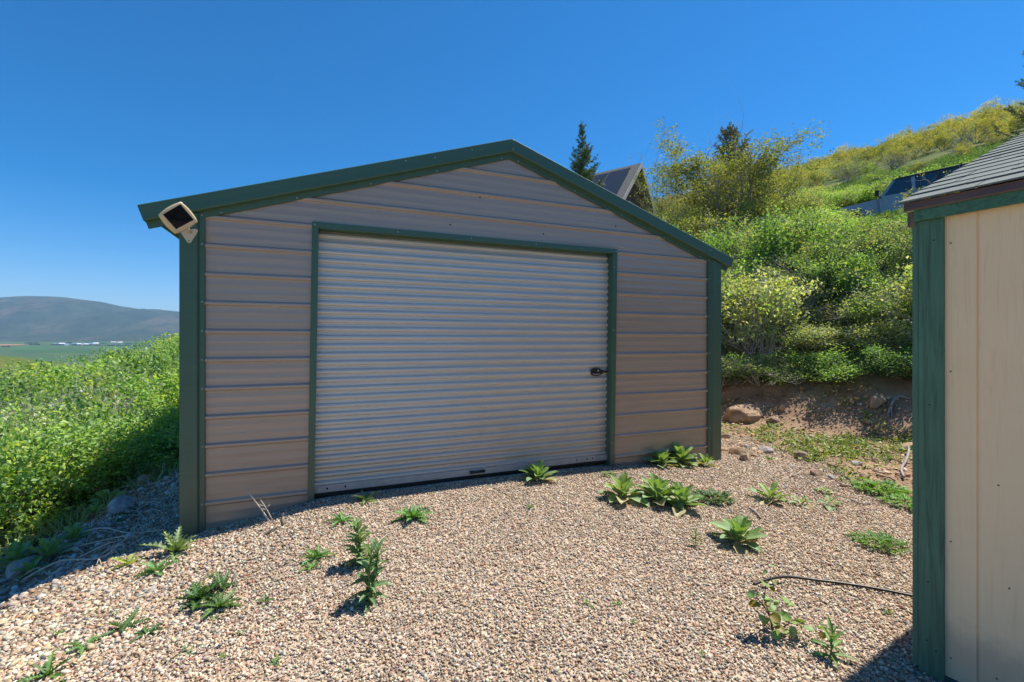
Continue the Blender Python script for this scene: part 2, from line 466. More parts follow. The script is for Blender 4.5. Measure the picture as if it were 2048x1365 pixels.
PAL = np.array([(.56, .385, .25), (.63, .50, .365), (.52, .345, .255), (.72, .64, .53), (.40, .385, .37), (.27, .18, .125), (.42, .20, .115), (.62, .44, .25), (.50, .44, .38), (.66, .55, .44), (.22, .22, .24)])
PALW = np.array([.17, .17, .11, .15, .07, .09, .04, .05, .06, .07, .02])

def stones(x, y, size, tint=None, jit=.22, flat=(.32, .62), wmul=(.55, .85), sink=.25, tilt=.45, gray=0.0, cuts=0):
    n = len(x); rg = RNG
    bv, bf = ico()
    V = bv[None] * (1 + rg.uniform(-jit, jit, (n, 12, 1))) + rg.uniform(-.10, .10, (n, 12, 3))
    sx = size; sy = size * rg.uniform(*wmul, n); sz = size * rg.uniform(*flat, n)
    if cuts:
        for _ in range(cuts):
            nr = rg.normal(0, 1, (n, 3)); nr /= np.linalg.norm(nr, axis=1, keepdims=True)
            k = np.maximum(0, (V * nr[:, None, :]).sum(-1) - rg.uniform(.30, .62, (n, 1)))
            V = V - nr[:, None, :] * k[..., None]
        V *= 1.18
    V = V * np.stack([sx, sy, sz], 1)[:, None, :] * .5
    a = rg.uniform(0, 2 * np.pi, n); tx = rg.normal(0, tilt, n); ty = rg.normal(0, tilt, n)
    c, s_ = np.cos(tx)[:, None], np.sin(tx)[:, None]
    Y = V[..., 1] * c - V[..., 2] * s_; Z = V[..., 1] * s_ + V[..., 2] * c; X = V[..., 0]
    c, s_ = np.cos(ty)[:, None], np.sin(ty)[:, None]
    X, Z = X * c + Z * s_, -X * s_ + Z * c
    c, s_ = np.cos(a)[:, None], np.sin(a)[:, None]
    X, Y = X * c - Y * s_, X * s_ + Y * c
    h = H(x, y)
    Z = Z + (h + sz * (.5 - sink) + rg.uniform(0, .006, n))[:, None]
    X = X + x[:, None]; Y = Y + y[:, None]
    idx = rg.choice(len(PAL), n, p=PALW / PALW.sum())
    C = PAL[idx] * rg.uniform(.74, 1.2, (n, 1)) * (1 + rg.normal(0, .05, (n, 3)))
    C = (C * .82 + C.mean(1, keepdims=True) * .18) * np.array([.87, .855, .785])
    C = C * (1 + .16 * fbm(x, y, .55, 3, 91) + .10 * fbm(x, y, 1.8, 2, 92))[:, None]
    if gray: C = C * (1 - gray) + C.mean(1, keepdims=True) * gray
    if tint is not None: C = C * np.asarray(tint)
    F_ = (bf[None] + (np.arange(n) * 12)[:, None, None]).reshape(-1, 3)
    return np.stack([X, Y, Z], -1).reshape(-1, 3), F_, np.repeat(np.clip(C, .02, .85), 12, 0)

def join(parts):
    Vs, Fs, Cs, b = [], [], [], 0
    for v, f, c in parts:
        Vs.append(v); Fs.append(f + b); Cs.append(c); b += len(v)
    return np.concatenate(Vs), np.concatenate(Fs), np.concatenate(Cs)

def edge_x(y): return np.interp(y, [2, 4.2, 5.5, 7, 9], [3.7, 3.55, 3.65, 3.3, 2.6])

def build_gravel():
    parts = []
    def scatter(n, y0, y1, pw=1.0):
        y = y0 + (y1 - y0) * RNG.uniform(0, 1, n) ** pw
        x = RNG.uniform(-1.35, 1.25, n) * (y + .25)
        return x, y
    # (count per m2, depth range, size)
    for dens, y0, y1, smin, smax in ((11000, 1.5, 2.9, .0085, .027), (8600, 2.9, 4.4, .0095, .027), (5200, 4.4, 7.6, .013, .032)):
        area = 2.6 * ((y1 + y0) / 2 + .25) * (y1 - y0)
        n = int(dens * area)
        # uniform in area: sample y with weight ~ width
        yy = np.sqrt(RNG.uniform((y0 + .25) ** 2, (y1 + .25) ** 2, n)) - .25
        xx = RNG.uniform(-1.35, 1.25, n) * (yy + .25)
        sd = pad_sd(xx, yy); wob = fbm(xx, yy, 1.3, 4, 21); wob2 = fbm(xx, yy, .4, 3, 23)
        g = sstep(.35, -.1, sd + wob * .2) * sstep(.45, -.35, xx - edge_x(yy) + wob * .6 + wob2 * .3)
        keep = (RNG.uniform(0, 1, n) < np.maximum(g, .10 * (sd < 1.0))) & ~in_buildings(xx, yy, .0)
        xx, yy = xx[keep], yy[keep]
        sz = smin + (smax - smin) * RNG.uniform(0, 1, len(xx)) ** 2.1
        sz *= 1 + .85 * sstep(-.9, -2.6, xx) * RNG.uniform(.2, 1.1, len(xx)); big = RNG.uniform(0, 1, len(xx)) < .006; sz[big] *= 1.6
        parts.append(stones(xx, yy, sz, None, .18, (.26, .55), (.42, .85), .2, .38, .0, 5))
    v, f, c = join(parts)
    print('gravel stones', len(v) // 12)
    o = obj('gravel', mesh_np('gravel', v, [f], False, c), M['stone'])
    tag(o, 'tan and beige crushed gravel covering the yard', 'gravel', None, 'stuff')
    # rounded cobbles and rubble on the bank left of the garage
    n = 8000
    yy = RNG.uniform(1.8, 9, n); xx = RNG.uniform(-9, -2.3, n)
    sd = pad_sd(xx, yy); nz = fbm(xx, yy, .9, 3, 51)
    keep = (RNG.uniform(0, 1, n) < sstep(.05, .3, sd) * sstep(2.3, .4, sd + nz * .8)) & ~in_buildings(xx, yy, .05)
    xx, yy = xx[keep], yy[keep]
    sz = .022 + .055 * RNG.uniform(0, 1, len(xx)) ** 2.0
    p1 = stones(xx, yy, sz, (.95, .95, 1.0), .14, (.5, .75), (.65, .95), .3, .3, .45)
    v, f, c = join([p1])
    o = obj('cobbles', mesh_np('cobbles', v, [f], True, c), M['stone'])
    tag(o, 'rounded grey cobbles lying on the bank left of the garage', 'cobbles', None, 'stuff')
    # rubble in the bare soil on the right
    n = 8000
    yy = RNG.uniform(4, 11, n); xx = RNG.uniform(2.2, 8, n)
    sd = pad_sd(xx, yy); nz = fbm(xx, yy, .8, 3, 52)
    keep = (RNG.uniform(0, 1, n) < .55 * sstep(1.9, .3, sd) * sstep(-.5, .3, xx - edge_x(yy) + nz)) & ~in_buildings(xx, yy, .05)
    xx, yy = xx[keep], yy[keep]
    v, f, c = join([stones(xx, yy, .02 + .075 * RNG.uniform(0, 1, len(xx)) ** 2.6, (1.0, .9, .82), .2, (.35, .6), sink=.3, tilt=.3)])
    o = obj('rubble', mesh_np('rubble', v, [f], False, c), M['stone'])
    tag(o, 'small broken stones in the bare soil below the cut bank', 'rubble', None, 'stuff')

def make_rock(name, p, size, col, label, cat='rock', group=None, seed=0, rz=None, sink=.3):
    bm = bmesh.new(); bmesh.ops.create_icosphere(bm, subdivisions=4, radius=.5)
    rg = np.random.default_rng(seed + 900)
    pl = [(Vector(rg.normal(0, 1, 3)).normalized(), rg.uniform(.28, .44)) for _ in range(11)]
    for v in bm.verts:
        for nrm, d in pl:
            k = v.co.dot(nrm) - d
            if k > 0: v.co -= nrm * k * .92
    me = bpy.data.meshes.new(name); bm.to_mesh(me); bm.free()
    n = len(me.vertices); co = np.empty(n * 3, np.float32); me.vertices.foreach_get('co', co); co = co.reshape(-1, 3)
    nz = fbm(co[:, 0] * 3 + seed, co[:, 1] * 3 + co[:, 2] * 2.3, .8, 4, seed + 60)
    co = co * (1 + nz[:, None] * .10) * np.array(size)
    me.vertices.foreach_set('co', co.ravel().astype(np.float32))
    a = me.color_attributes.new('Col', 'FLOAT_COLOR', 'POINT')
    c = np.array(col)[None] * (1 + nz[:, None] * .35)
    a.data.foreach_set('color', np.concatenate([np.clip(c, .02, .8), np.ones((n, 1))], 1).astype(np.float32).ravel())
    o = obj(name, me, M['rock'])
    o.location = (p[0], p[1], p[2] + size[2] * (.5 - sink)); o.rotation_euler = (rg.normal(0, .15), rg.normal(0, .15), rg.uniform(0, 6.3) if rz is None else rz)
    return tag(o, label, cat, group)

# ------------------------------------------------------------------ vegetation
def unit(v):
    v = np.asarray(v, float)
    return v / (np.linalg.norm(v, axis=-1, keepdims=True) + 1e-12)

def leaf_quads(P, D, N, L, Wd, C, fold=.25):
    """folded kite leaves: base P, axis D, normal N"""
    n = len(P)
    D = unit(D); Sd = unit(np.cross(D, N)); Nn = np.cross(Sd, D)
    L = np.broadcast_to(L, n)[:, None]; Wd = np.broadcast_to(Wd, n)[:, None]
    mid = P + D * L * .45
    a = P; b = mid + Sd * Wd * .5 + Nn * Wd * fold; c = P + D * L; d = mid - Sd * Wd * .5 + Nn * Wd * fold
    V = np.stack([a, b, c, d], 1).reshape(-1, 3)
    i = np.arange(n)[:, None] * 4
    T = np.concatenate([i + np.array([[0, 1, 2]]), i + np.array([[0, 2, 3]])], 1).reshape(-1, 3)
    return V, T, np.repeat(C, 4, 0)

def skeleton(rg, h, spread, stems, levels=3, base_r=.02, wig=.25, up=.35, first=.3, kids=(3, 5), lean=.6):
    """list of (pts, radii, level) polylines of a shrub or small tree"""
    out = []
    def seg(p, d, L, r, lev):
        k = 5
        pts, rad = [p], [r]
        for i in range(1, k):
            d = unit(d + rg.normal(0, wig, 3) * .55 + np.array([0, 0, up * .22]))
            p = p + d * L / (k - 1)
            pts.append(p); rad.append(r * (1 - .72 * i / (k - 1)))
        out.append((np.array(pts), rad, lev))
        if lev + 1 < levels:
            for _ in range(rg.integers(kids[0], kids[1] + 1)):
                f = rg.uniform(first, 1.0); q = min(int(f * (k - 1)), k - 2); fr = f * (k - 1) - q
                bp = pts[q] * (1 - fr) + pts[q + 1] * fr
                nd = unit(d * .6 + rg.normal(0, .75, 3) * np.array([1, 1, .6]) + np.array([0, 0, up * .5]))
                seg(bp, nd, L * rg.uniform(.38, .62), max(.0025, rad[q] * .6), lev + 1)
    for s in range(stems):
        a = rg.uniform(0, 6.283); l = lean * rg.uniform(.2, 1)
        d = unit(np.array([math.cos(a) * l, math.sin(a) * l, 1.0]))
        p = np.array([math.cos(a) * .06 * spread, math.sin(a) * .06 * spread, -.08])
        seg(p, d, h * rg.uniform(.62, .95), base_r * rg.uniform(.6, 1.1), 0)
    return out

def skel_mesh(name, sk, n0=5):
    mb = MB()
    for pts, rad, lev in sk:
        mb.tube(pts, rad, max(3, n0 - lev), caps=False)
    me = bpy.data.meshes.new(name)
    me.from_pydata([tuple(map(float, p)) for p in mb.v], [], mb.f)
    me.polygons.foreach_set('use_smooth', np.ones(len(mb.f), bool)); me.update()
    return me

def crown_mesh(name, rg, sk, n, L, Wd, cols, colw=None, sig=.09, lev=1, upbias=1.0, tipbias=.5, zmin=.05, clump=14):
    """leaves in small sprays along the twigs"""
    tw = [(p, r, l) for p, r, l in sk if l >= lev]
    wts = np.array([np.linalg.norm(p[-1] - p[0]) for p, r, l in tw]); wts /= wts.sum()
    nc = max(1, n // clump)
    ti = rg.choice(len(tw), nc, p=wts)
    f = rg.uniform(0, 1, nc) ** (1 - tipbias * .6)
    f = .15 + .9 * f
    P0 = np.empty((nc, 3)); D0 = np.empty((nc, 3))
    for k in range(nc):
        pts = tw[ti[k]][0]; g = min(f[k], .9999) * (len(pts) - 1); q = int(g); fr = g - q
        P0[k] = pts[q] * (1 - fr) + pts[q + 1] * fr; D0[k] = unit(pts[q + 1] - pts[q])
        if f[k] > 1: P0[k] += D0[k] * (f[k] - 1) * .3
    P = np.repeat(P0, clump, 0) + rg.normal(0, sig, (nc * clump, 3)) * np.array([1, 1, .8])
    D = np.repeat(D0, clump, 0) * .6 + rg.normal(0, 1, (nc * clump, 3)) * .75 + np.array([0, 0, .1])
    N = rg.normal(0, .6, (nc * clump, 3)) + np.array([0, 0, upbias])
    cols = np.array(cols); ci = np.repeat(rg.choice(len(cols), nc, p=colw), clump)
    sw = rg.uniform(0, 1, len(ci)) < .3
    ci[sw] = rg.choice(len(cols), sw.sum(), p=colw)
    C = cols[ci] * rg.uniform(.72, 1.25, (len(ci), 1))
    s = rg.uniform(.6, 1.2, len(ci))
    ok = P[:, 2] > zmin
    V, T, CC = leaf_quads(P[ok], D[ok], N[ok], L * s[ok], Wd * s[ok], C[ok])
    return mesh_np(name, V, [T], False, CC)

GREEN = [(.215, .40, .065), (.17, .34, .06), (.27, .45, .07), (.12, .25, .05), (.36, .45, .07)]
DEEP = [(.14, .28, .075), (.105, .22, .06), (.18, .32, .08), (.22, .35, .085)]
YELL = [(.47, .41, .07), (.40, .385, .065), (.33, .36, .06), (.53, .43, .07), (.24, .28, .05)]
GREY = [(.29, .35, .20), (.35, .39, .26), (.22, .28, .14), (.48, .50, .40)]
OLIVE = [(.26, .33, .08), (.32, .37, .10), (.20, .27, .07), (.39, .39, .09)]

def make_shrub_proto(name, seed, h, spread, stems, n, L, Wd, cols, bare=0, levels=3, sig=.09, colw=None, kids=(4, 6), lean=.7, bark='bark', base_r=.018, first=.25, upb=.7, clump=14, wig=.25, leafm='leaf'):
    rg = np.random.default_rng(seed)
    sk = skeleton(rg, h, spread, stems, levels, base_r, wig, .35, first, kids, lean)
    me_c = crown_mesh('crown', rg, sk, n, L, Wd, cols, colw, sig, 1, upb, clump=clump)
    if bare:
        sk = sk + skeleton(rg, h * .98, spread, bare, 3, base_r * .7, .45, .3, .35, (3, 5), lean)
    me_b = skel_mesh('branches', sk)
    me_b.materials.append(M[bark]); me_c.materials.append(M[leafm])
    co = np.empty(len(me_c.vertices) * 3, np.float32); me_c.vertices.foreach_get('co', co)
    me_c['tall'] = float(np.percentile(co[2::3], 97))
    return me_b, me_c

def place_shrub(name, protos, k, loc, rz, sc, label, cat, group):
    root = empty(name, loc, label, cat, group, rz)
    root.scale = (sc[0], sc[0], sc[1])
    for me, nm in zip(protos[k], ('branches', 'crown')):
        o = bpy.data.objects.new(nm, me); COL.objects.link(o); o.parent = root
    return root

# --- large-leaved herbs -------------------------------------------------
def strip_leaf(base, az, elev, L, Wd, rg, curl=.6, fold=.28, lobes=0, nseg=8, wave=.0, shape='obovate', stalk=.0, depth=.6, roll=0):
    """one leaf as a 5-wide grid; returns verts, quads"""
    us = np.linspace(0, 1, nseg + 1)
    if shape == 'obovate': w = np.sin(np.pi * np.clip(us, 0, 1) ** 1.35) ** .75 * (1 - .12 * us) + .10 * (1 - us)
    elif shape == 'lance': w = np.sin(np.pi * us ** .75) ** .9 + .06 * (1 - us)
    else: w = np.sin(np.pi * us) ** .6
    w[-1] = .02
    if lobes:
        w = w * (1 - depth * (np.arange(nseg + 1) % 2)) 
    p = np.array(base, float); out = []
    e = elev; h = np.array([math.cos(az), math.sin(az), 0]); sd0 = np.array([-math.sin(az), math.cos(az), 0])
    for i, u in enumerate(us):
        d = h * math.cos(e) + np.array([0, 0, 1]) * math.sin(e)
        nrm = -h * math.sin(e) + np.array([0, 0, 1]) * math.cos(e)
        sd = sd0 * math.cos(roll) + nrm * math.sin(roll); nr = nrm * math.cos(roll) - sd0 * math.sin(roll)
        for j in (-1, -.5, 0, .5, 1):
            ww = w[i] * Wd * .5
            fwd = (.0 if not lobes else (.5 if i % 2 == 0 else 0) * abs(j) * L / nseg * 1.2)
            q = p + sd * j * ww + nr * (abs(j) * ww * fold * 2 + wave * Wd * abs(j) * math.sin(u * 14 + j * 3 + az * 5)) + d * fwd
            out.append(q)
        p = p + d * L / nseg
        e -= curl / nseg * (0.4 + 1.2 * u)
    idx = np.arange(nseg)[:, None] * 5 + np.arange(4)[None]
    Q = np.stack([idx, idx + 1, idx + 6, idx + 5], -1).reshape(-1, 4)
    return np.array(out), Q

class Herb:
    def __init__(s): s.V, s.Q, s.C, s.n = [], [], [], 0
    def add(s, V, Q, c, rg, mid=None):
        s.V.append(V); s.Q.append(Q + s.n); s.n += len(V)
        C = np.repeat(np.array(c)[None], len(V), 0)
        if mid is not None: C[np.arange(len(V)) % 5 == 2] = mid
        s.C.append(C)
    def mesh(s, name): return mesh_np(name, np.concatenate(s.V), [np.concatenate(s.Q)], True, np.concatenate(s.C))

def mullein(loc, R_, label, seed, n=20, name='mullein', group=None, tall=1.0, cat='plant', dead=2):
    rg = np.random.default_rng(seed); hb = Herb()
    for i in range(n):
        f = i / (n - 1)
        az = i * 2.39996 + rg.normal(0, .15)
        el = .10 + 1.18 * f ** 1.15 * tall + rg.normal(0, .08)
        L = R_ * (.96 - .40 * f) * rg.uniform(.80, 1.12)
        c = np.array((.195, .29, .13)) * (1 - f) + np.array((.25, .385, .10)) * f
        c = c * rg.uniform(.85, 1.15)
        if i < dead: c = np.array((.42, .38, .2))
        V, Q = strip_leaf((math.cos(az) * .012, math.sin(az) * .012, .01 + .05 * f * R_ / .2), az, el, L, L * rg.uniform(.40, .50), rg, rg.uniform(.1, .6), .22, 0, 9, .05, 'obovate', roll=rg.normal(0, .2))
        hb.add(V, Q, c, rg, c * 1.25 + .02)
    o = obj(name, hb.mesh(name), M['mullein'])
    o.location = loc - Vector((0, 0, .006)); o.rotation_euler = (0, 0, rg.uniform(0, 6.28))
    return tag(o, label, cat, group)

def thistle(loc, R_, label, seed, n=9, up=.5, name='thistle', group=None, col=(.11, .22, .06), lob=16, wr=.34, rng_el=(.05, .8), curl=.5, cat='weed'):
    rg = np.random.default_rng(seed); hb = Herb()
    for i in range(n):
        az = i * 2.39996 + rg.normal(0, .25); f = i / max(1, n - 1)
        el = rng_el[0] + (rng_el[1] - rng_el[0]) * f + rg.normal(0, .1)
        L = R_ * rg.uniform(.75, 1.1) * (1 - .25 * f)
        c = np.array(col) * rg.uniform(1.0, 1.6)
        V, Q = strip_leaf((0, 0, .008), az, el, L, L * wr, rg, curl * rg.uniform(.6, 1.3), .35, 1, lob, .05, 'lance', depth=.66, roll=rg.normal(0, .3))
        hb.add(V, Q, c, rg, c * 1.5 + .01)
    o = obj(name, hb.mesh(name), M['weed'])
    o.location = loc; o.rotation_euler = (0, 0, rg.uniform(0, 6.28))
    return tag(o, label, cat, group)

def mat_weed(loc, rad, label, seed, n=60, name='ground_weed', col=(.075, .16, .03), group=None):
    """low spreading mat of small cut leaves"""
    rg = np.random.default_rng(seed); hb = Herb()
    for i in range(n * 2):
        a = rg.uniform(0, 6.283); q = rad * rg.uniform(0, 1) ** .6 * .75
        az = a + rg.normal(0, .5); L = rad * rg.uniform(.22, .42)
        c = np.array(col) * rg.uniform(1.0, 2.2)
        V, Q = strip_leaf((math.cos(a) * q, math.sin(a) * q, .01 + (1 - q / rad) * rad * .22 * rg.uniform(.3, 1)), az, rg.uniform(.1, .8), L, L * .42, rg, rg.uniform(.4, 1.1), .3, 1, 10, .05, 'lance', depth=.7)
        hb.add(V, Q, c, rg)
    o = obj(name, hb.mesh(name), M['weed']); o.location = loc
    return tag(o, label, 'weed', group)

def tall_weed(loc, h, label, seed, n=26, name='tall_weed', col=(.18, .28, .12), Lf=.36, stems=1, lean=.1, cat='plant', wr=.27):
    """upright stem set with lance-shaped leaves"""
    rg = np.random.default_rng(seed); root = empty(name, loc, label, cat)
    mb = MB(); hb = Herb()
    for s in range(stems):
        a = rg.uniform(0, 6.283); d = np.array([math.cos(a) * lean, math.sin(a) * lean, 1.0]); p = np.array([0, 0, -.02]); pts = [p]
        for k in range(6):
            d = unit(d + rg.normal(0, .06, 3)); p = p + d * h / 6; pts.append(p)
        mb.tube(pts, [.008 * h / .3 * (1 - .1 * k) for k in range(7)], 6)
        pts = np.array(pts)
        for i in range(n):
            f = (i + .6) / n; g = f * 5.98; q = int(g); bp = pts[q] + (pts[q + 1] - pts[q]) * (g - q)
            az = i * 2.39996 + rg.normal(0, .2)
            el = -.1 + 1.25 * f ** 1.2 + rg.normal(0, .14)
            L = h * Lf * (1.0 - .5 * max(0, f - .4)) * rg.uniform(.8, 1.15)
            c = np.array(col) * rg.uniform(.75, 1.25) * (1 + .15 * f)
            V, Q = strip_leaf(bp, az, el, L, L * wr, rg, rg.uniform(.4, 1.0), .3, 0, 8, .06, 'lance', roll=rg.normal(0, .25))
            hb.add(V, Q, c, rg, c * 1.5)
    st = mb.build('stem', M['stemgreen'], root)
    obj('foliage', hb.mesh('foliage'), M['weed'], root)
    return root

M['stemgreen'] = mat_paint('green_stem', c4(.13, .19, .05), .6, .3, .2, 20)
M['stemred'] = mat_paint('reddish_stem', c4(.14, .08, .05), .6, .3, .2, 20)

def sapling(loc, label):
    """seedling with two arching stems and round leaves"""
    rg = np.random.default_rng(77); root = empty('sapling', loc, label, 'sapling')
    mb = MB(); hb = Herb()
    st = [[(0, 0, -.02), (-.01, .02, .10), (-.03, .05, .20), (-.02, .05, .28), (.035, .05, .37)],
          [(0, 0, -.02), (.02, 0, .04), (.08, -.01, .09), (.15, -.02, .10), (.21, -.03, .07)],
          [(-.005, .01, .06), (-.03, -.02, .12), (-.06, 0, .19), (-.10, .01, .23)],
          [(.02, 0, .04), (.04, .05, .09), (.07, .08, .13), (.12, .08, .14)]]
    for pts in st:
        mb.tube(pts, [.0045 - .0006 * k for k in range(len(pts))], 6)
        pts = np.array(pts)
        for i in range(13):
            f = .18 + .82 * i / 12; g = min(f, .999) * (len(pts) - 1); q = int(g); bp = pts[q] + (pts[q + 1] - pts[q]) * (g - q)
            az = rg.uniform(0, 6.283); s = rg.uniform(.034, .062)
            tip = bp + np.array([math.cos(az), math.sin(az), rg.uniform(-.3, .6)]) * rg.uniform(.015, .035)
            mb.tube([bp, tip], .0014, 3, False)
            c = np.array((.25, .37, .12)) * rg.uniform(.8, 1.25)
            if rg.uniform() < .22: c = np.array((.26, .20, .03))
            V, Q = strip_leaf(tip, az + rg.normal(0, .5), rg.uniform(-.9, .5), s, s * .95, rg, .4, .12, 0, 7, .02, 'round', roll=rg.normal(0, .5))
            hb.add(V, Q, c, rg, c * 1.2)
    mb.build('stem', M['stemred'], root)
    obj('foliage', hb.mesh('foliage'), M['weed'], root)
    root.scale = (.86, .86, .86)
    return root

# --- conifers -----------------------------------------------------------
def spruce(loc, h, base_w, label, seed, whorls=26, top_bare=.08, zlow=.05, needle=(.10, .026), cols=((.14, .20, .10), (.17, .23, .09), (.22, .26, .09), (.10, .15, .08)), dens=1.0, cones=0, power=.85, minr=.05, cat='spruce tree', azmask=None):
    rg = np.random.default_rng(seed); root = empty('spruce', loc, label, cat)
    mb = MB(); mb.tube([(0, 0, -.3), (0, 0, h * .3), (.02, 0, h * .7), (0, .01, h * .97)], [h * .018, h * .014, h * .007, .008], 8)
    P, D, Rr = [], [], []
    tips = []
    for k in range(whorls):
        f = (k + rg.uniform(0, .6)) / whorls; z = h * (zlow + (1 - zlow - .03) * f)
        Lb = max(minr * h * .6, base_w * (1 - f) ** power) * rg.uniform(.8, 1.15)
        nb = rg.integers(5, 8) if f < .8 else rg.integers(4, 6)
        for b in range(nb):
            az = rg.uniform(0, 6.283)
            if azmask is not None and abs((az - azmask[0] + math.pi) % (2 * math.pi) - math.pi) > azmask[1]: continue
            Lq = Lb * rg.uniform(.6, 1.12)
            el = -.12 + .75 * f + rg.normal(0, .1)
            p = np.array([0, 0, z]); d = np.array([math.cos(az) * math.cos(el), math.sin(az) * math.cos(el), math.sin(el)])
            pts = [p]; ns = 7
            for i in range(ns):
                d = unit(d + np.array([0, 0, .055 + .02 * i]) + rg.normal(0, .05, 3)); p = p + d * Lq / ns; pts.append(p)
            pts = np.array(pts)
            mb.tube(pts[::2], [max(.004, Lq * .012 * (1 - i / 4)) for i in range(len(pts[::2]))], 4, False)
            lines = [(pts, 1.0)]
            sdv = unit(np.cross(d, (0, 0, 1)))
            nt = int(4 + Lq * 9)
            for t_ in range(nt):
                g = rg.uniform(.15, .97) * ns; q = int(g); bp = pts[q] + (pts[min(q + 1, ns)] - pts[q]) * (g - q)
                sgn = rg.choice((-1, 1)); dd = unit(pts[min(q + 1, ns)] - pts[q])
                td = unit(dd * .75 + sdv * sgn * .8 + rg.normal(0, .18, 3) + np.array([0, 0, -.06]))
                tl = Lq * (.14 + .30 * (1 - g / ns)) * rg.uniform(.6, 1.1)
                lines.append((np.array([bp, bp + td * tl * .5, bp + td * tl + np.array([0, 0, .08 * tl])]), .8))
            for ln, w in lines:
                seglen = np.linalg.norm(np.diff(ln, axis=0), axis=1).sum()
                m = int(max(4, seglen * 62 * dens))
                g = rg.uniform(0, .999, m) * (len(ln) - 1); q = g.astype(int); fr = (g - q)[:, None]
                pp = ln[q] * (1 - fr) + ln[q + 1] * fr; dd = unit(ln[q + 1] - ln[q])
                P.append(pp); D.append(unit(dd * .75 + rg.normal(0, .55, (m, 3))))
            tips.append(pts[-1])
    # leader
    m = int(60 * dens); zz = rg.uniform(h * .86, h * 1.0, m)
    P.append(np.stack([rg.normal(0, .006, m), rg.normal(0, .006, m), zz], 1)); D.append(unit(rg.normal(0, .6, (m, 3)) + np.array([0, 0, .8])))
    P = np.concatenate(P); D = np.concatenate(D); n = len(P)
    C = np.array(cols)[rg.integers(0, len(cols), n)] * rg.uniform(.7, 1.3, (n, 1))
    V, T, CC = leaf_quads(P, D, rg.normal(0, 1, (n, 3)), needle[0] * rg.uniform(.6, 1.2, n), needle[1], C, .1)
    mb.build('trunk', M['bark'], root)
    obj('crown', mesh_np('crown', V, [T], False, CC), M['needle'], root)
    if cones:
        bv, bf = ico()
        me = mesh_np('cone', bv * np.array([.035, .035, .085]) - np.array([0, 0, .06]), [bf], True)
        me.materials.append(M['cone'])
        tp = np.array(tips); tp = tp[np.argsort(-tp[:, 2])][:max(cones * 2, 1)]
        for i in range(cones):
            q = tp[rg.integers(0, len(tp))] * np.array([rg.uniform(.3, 1), rg.uniform(.3, 1), 1])
            o = bpy.data.objects.new('cone', me); COL.objects.link(o); o.parent = root
            o.location = q; o.rotation_euler = (rg.normal(0, .5), rg.normal(0, .5), 0)
    return root
M['cone'] = mat_paint('spruce_cone', c4(.22, .11, .045), .7, .3, .3, 60)

# --- ground cover ---------------------------------------------------------
def blades(name, pos, hgt, wid, cols, rg, per, sig, label, cat, mat='weed', lean=.5):
    n = len(pos) * per
    P = np.repeat(pos, per, 0); P[:, 0] += rg.normal(0, sig, n); P[:, 1] += rg.normal(0, sig, n)
    P[:, 2] = H(P[:, 0], P[:, 1]) - .01
    ok = ~in_buildings(P[:, 0], P[:, 1], .03); P = P[ok]; n = len(P)
    D = np.stack([rg.normal(0, lean, n), rg.normal(0, lean, n), np.ones(n)], 1)
    C = np.array(cols)[rg.integers(0, len(cols), n)] * rg.uniform(.7, 1.3, (n, 1))
    hh = hgt * rg.uniform(.4, 1.15, n)
    V, T, CC = leaf_quads(P, D, rg.normal(0, 1, (n, 3)) * np.array([1, 1, .1]), hh, wid * rg.uniform(.6, 1.2, n), C, .05)
    o = obj(name, mesh_np(name, V, [T], False, CC), M[mat])
    return tag(o, label, cat, None, 'stuff')

# ------------------------------------------------------------------ garage
def rib_depth(z):
    """sheet profile: tall rib every 0.2286 m, two low stiffeners between"""
    k = np.round((z - 2.47) / .2286); dz = z - (2.47 + k * .2286)
    a = np.abs(dz)
    d = .0185 * (1 - sstep(.007, .0255, a))
    for q in (.0762, -.0762):
        d = d + .0012 * (1 - sstep(.004, .012, np.abs(dz - q)))
    return d

def zrows(z0, z1):
    zs = [z0]
    k0 = math.floor((z0 - 2.47) / .2286) - 1; k1 = math.ceil((z1 - 2.47) / .2286) + 1
    for k in range(k0, k1 + 1):
        zc = 2.47 + k * .2286
        for dz in (-.0882, -.081, -.0762, -.0714, -.0642, -.027, -.0245, -.0215, -.018, -.0145, -.011, -.0085, -.006, 0, .006, .0085, .011, .0145, .018, .0215, .0245, .027, .0642, .0714, .0762, .081, .0882):
            zs.append(zc + dz)
    zs.append(z1)
    return np.array(sorted(set(np.round([z for z in zs if z0 <= z <= z1], 5))))

RIDGE_T, RIDGE_Z, SLOPE = 2.612, 3.497, .331
def roof_under(t): return RIDGE_Z - SLOPE * abs(t - RIDGE_T) - .135
def shear(z): return -.0155 * (2.5 - z)      # the door opening leans slightly

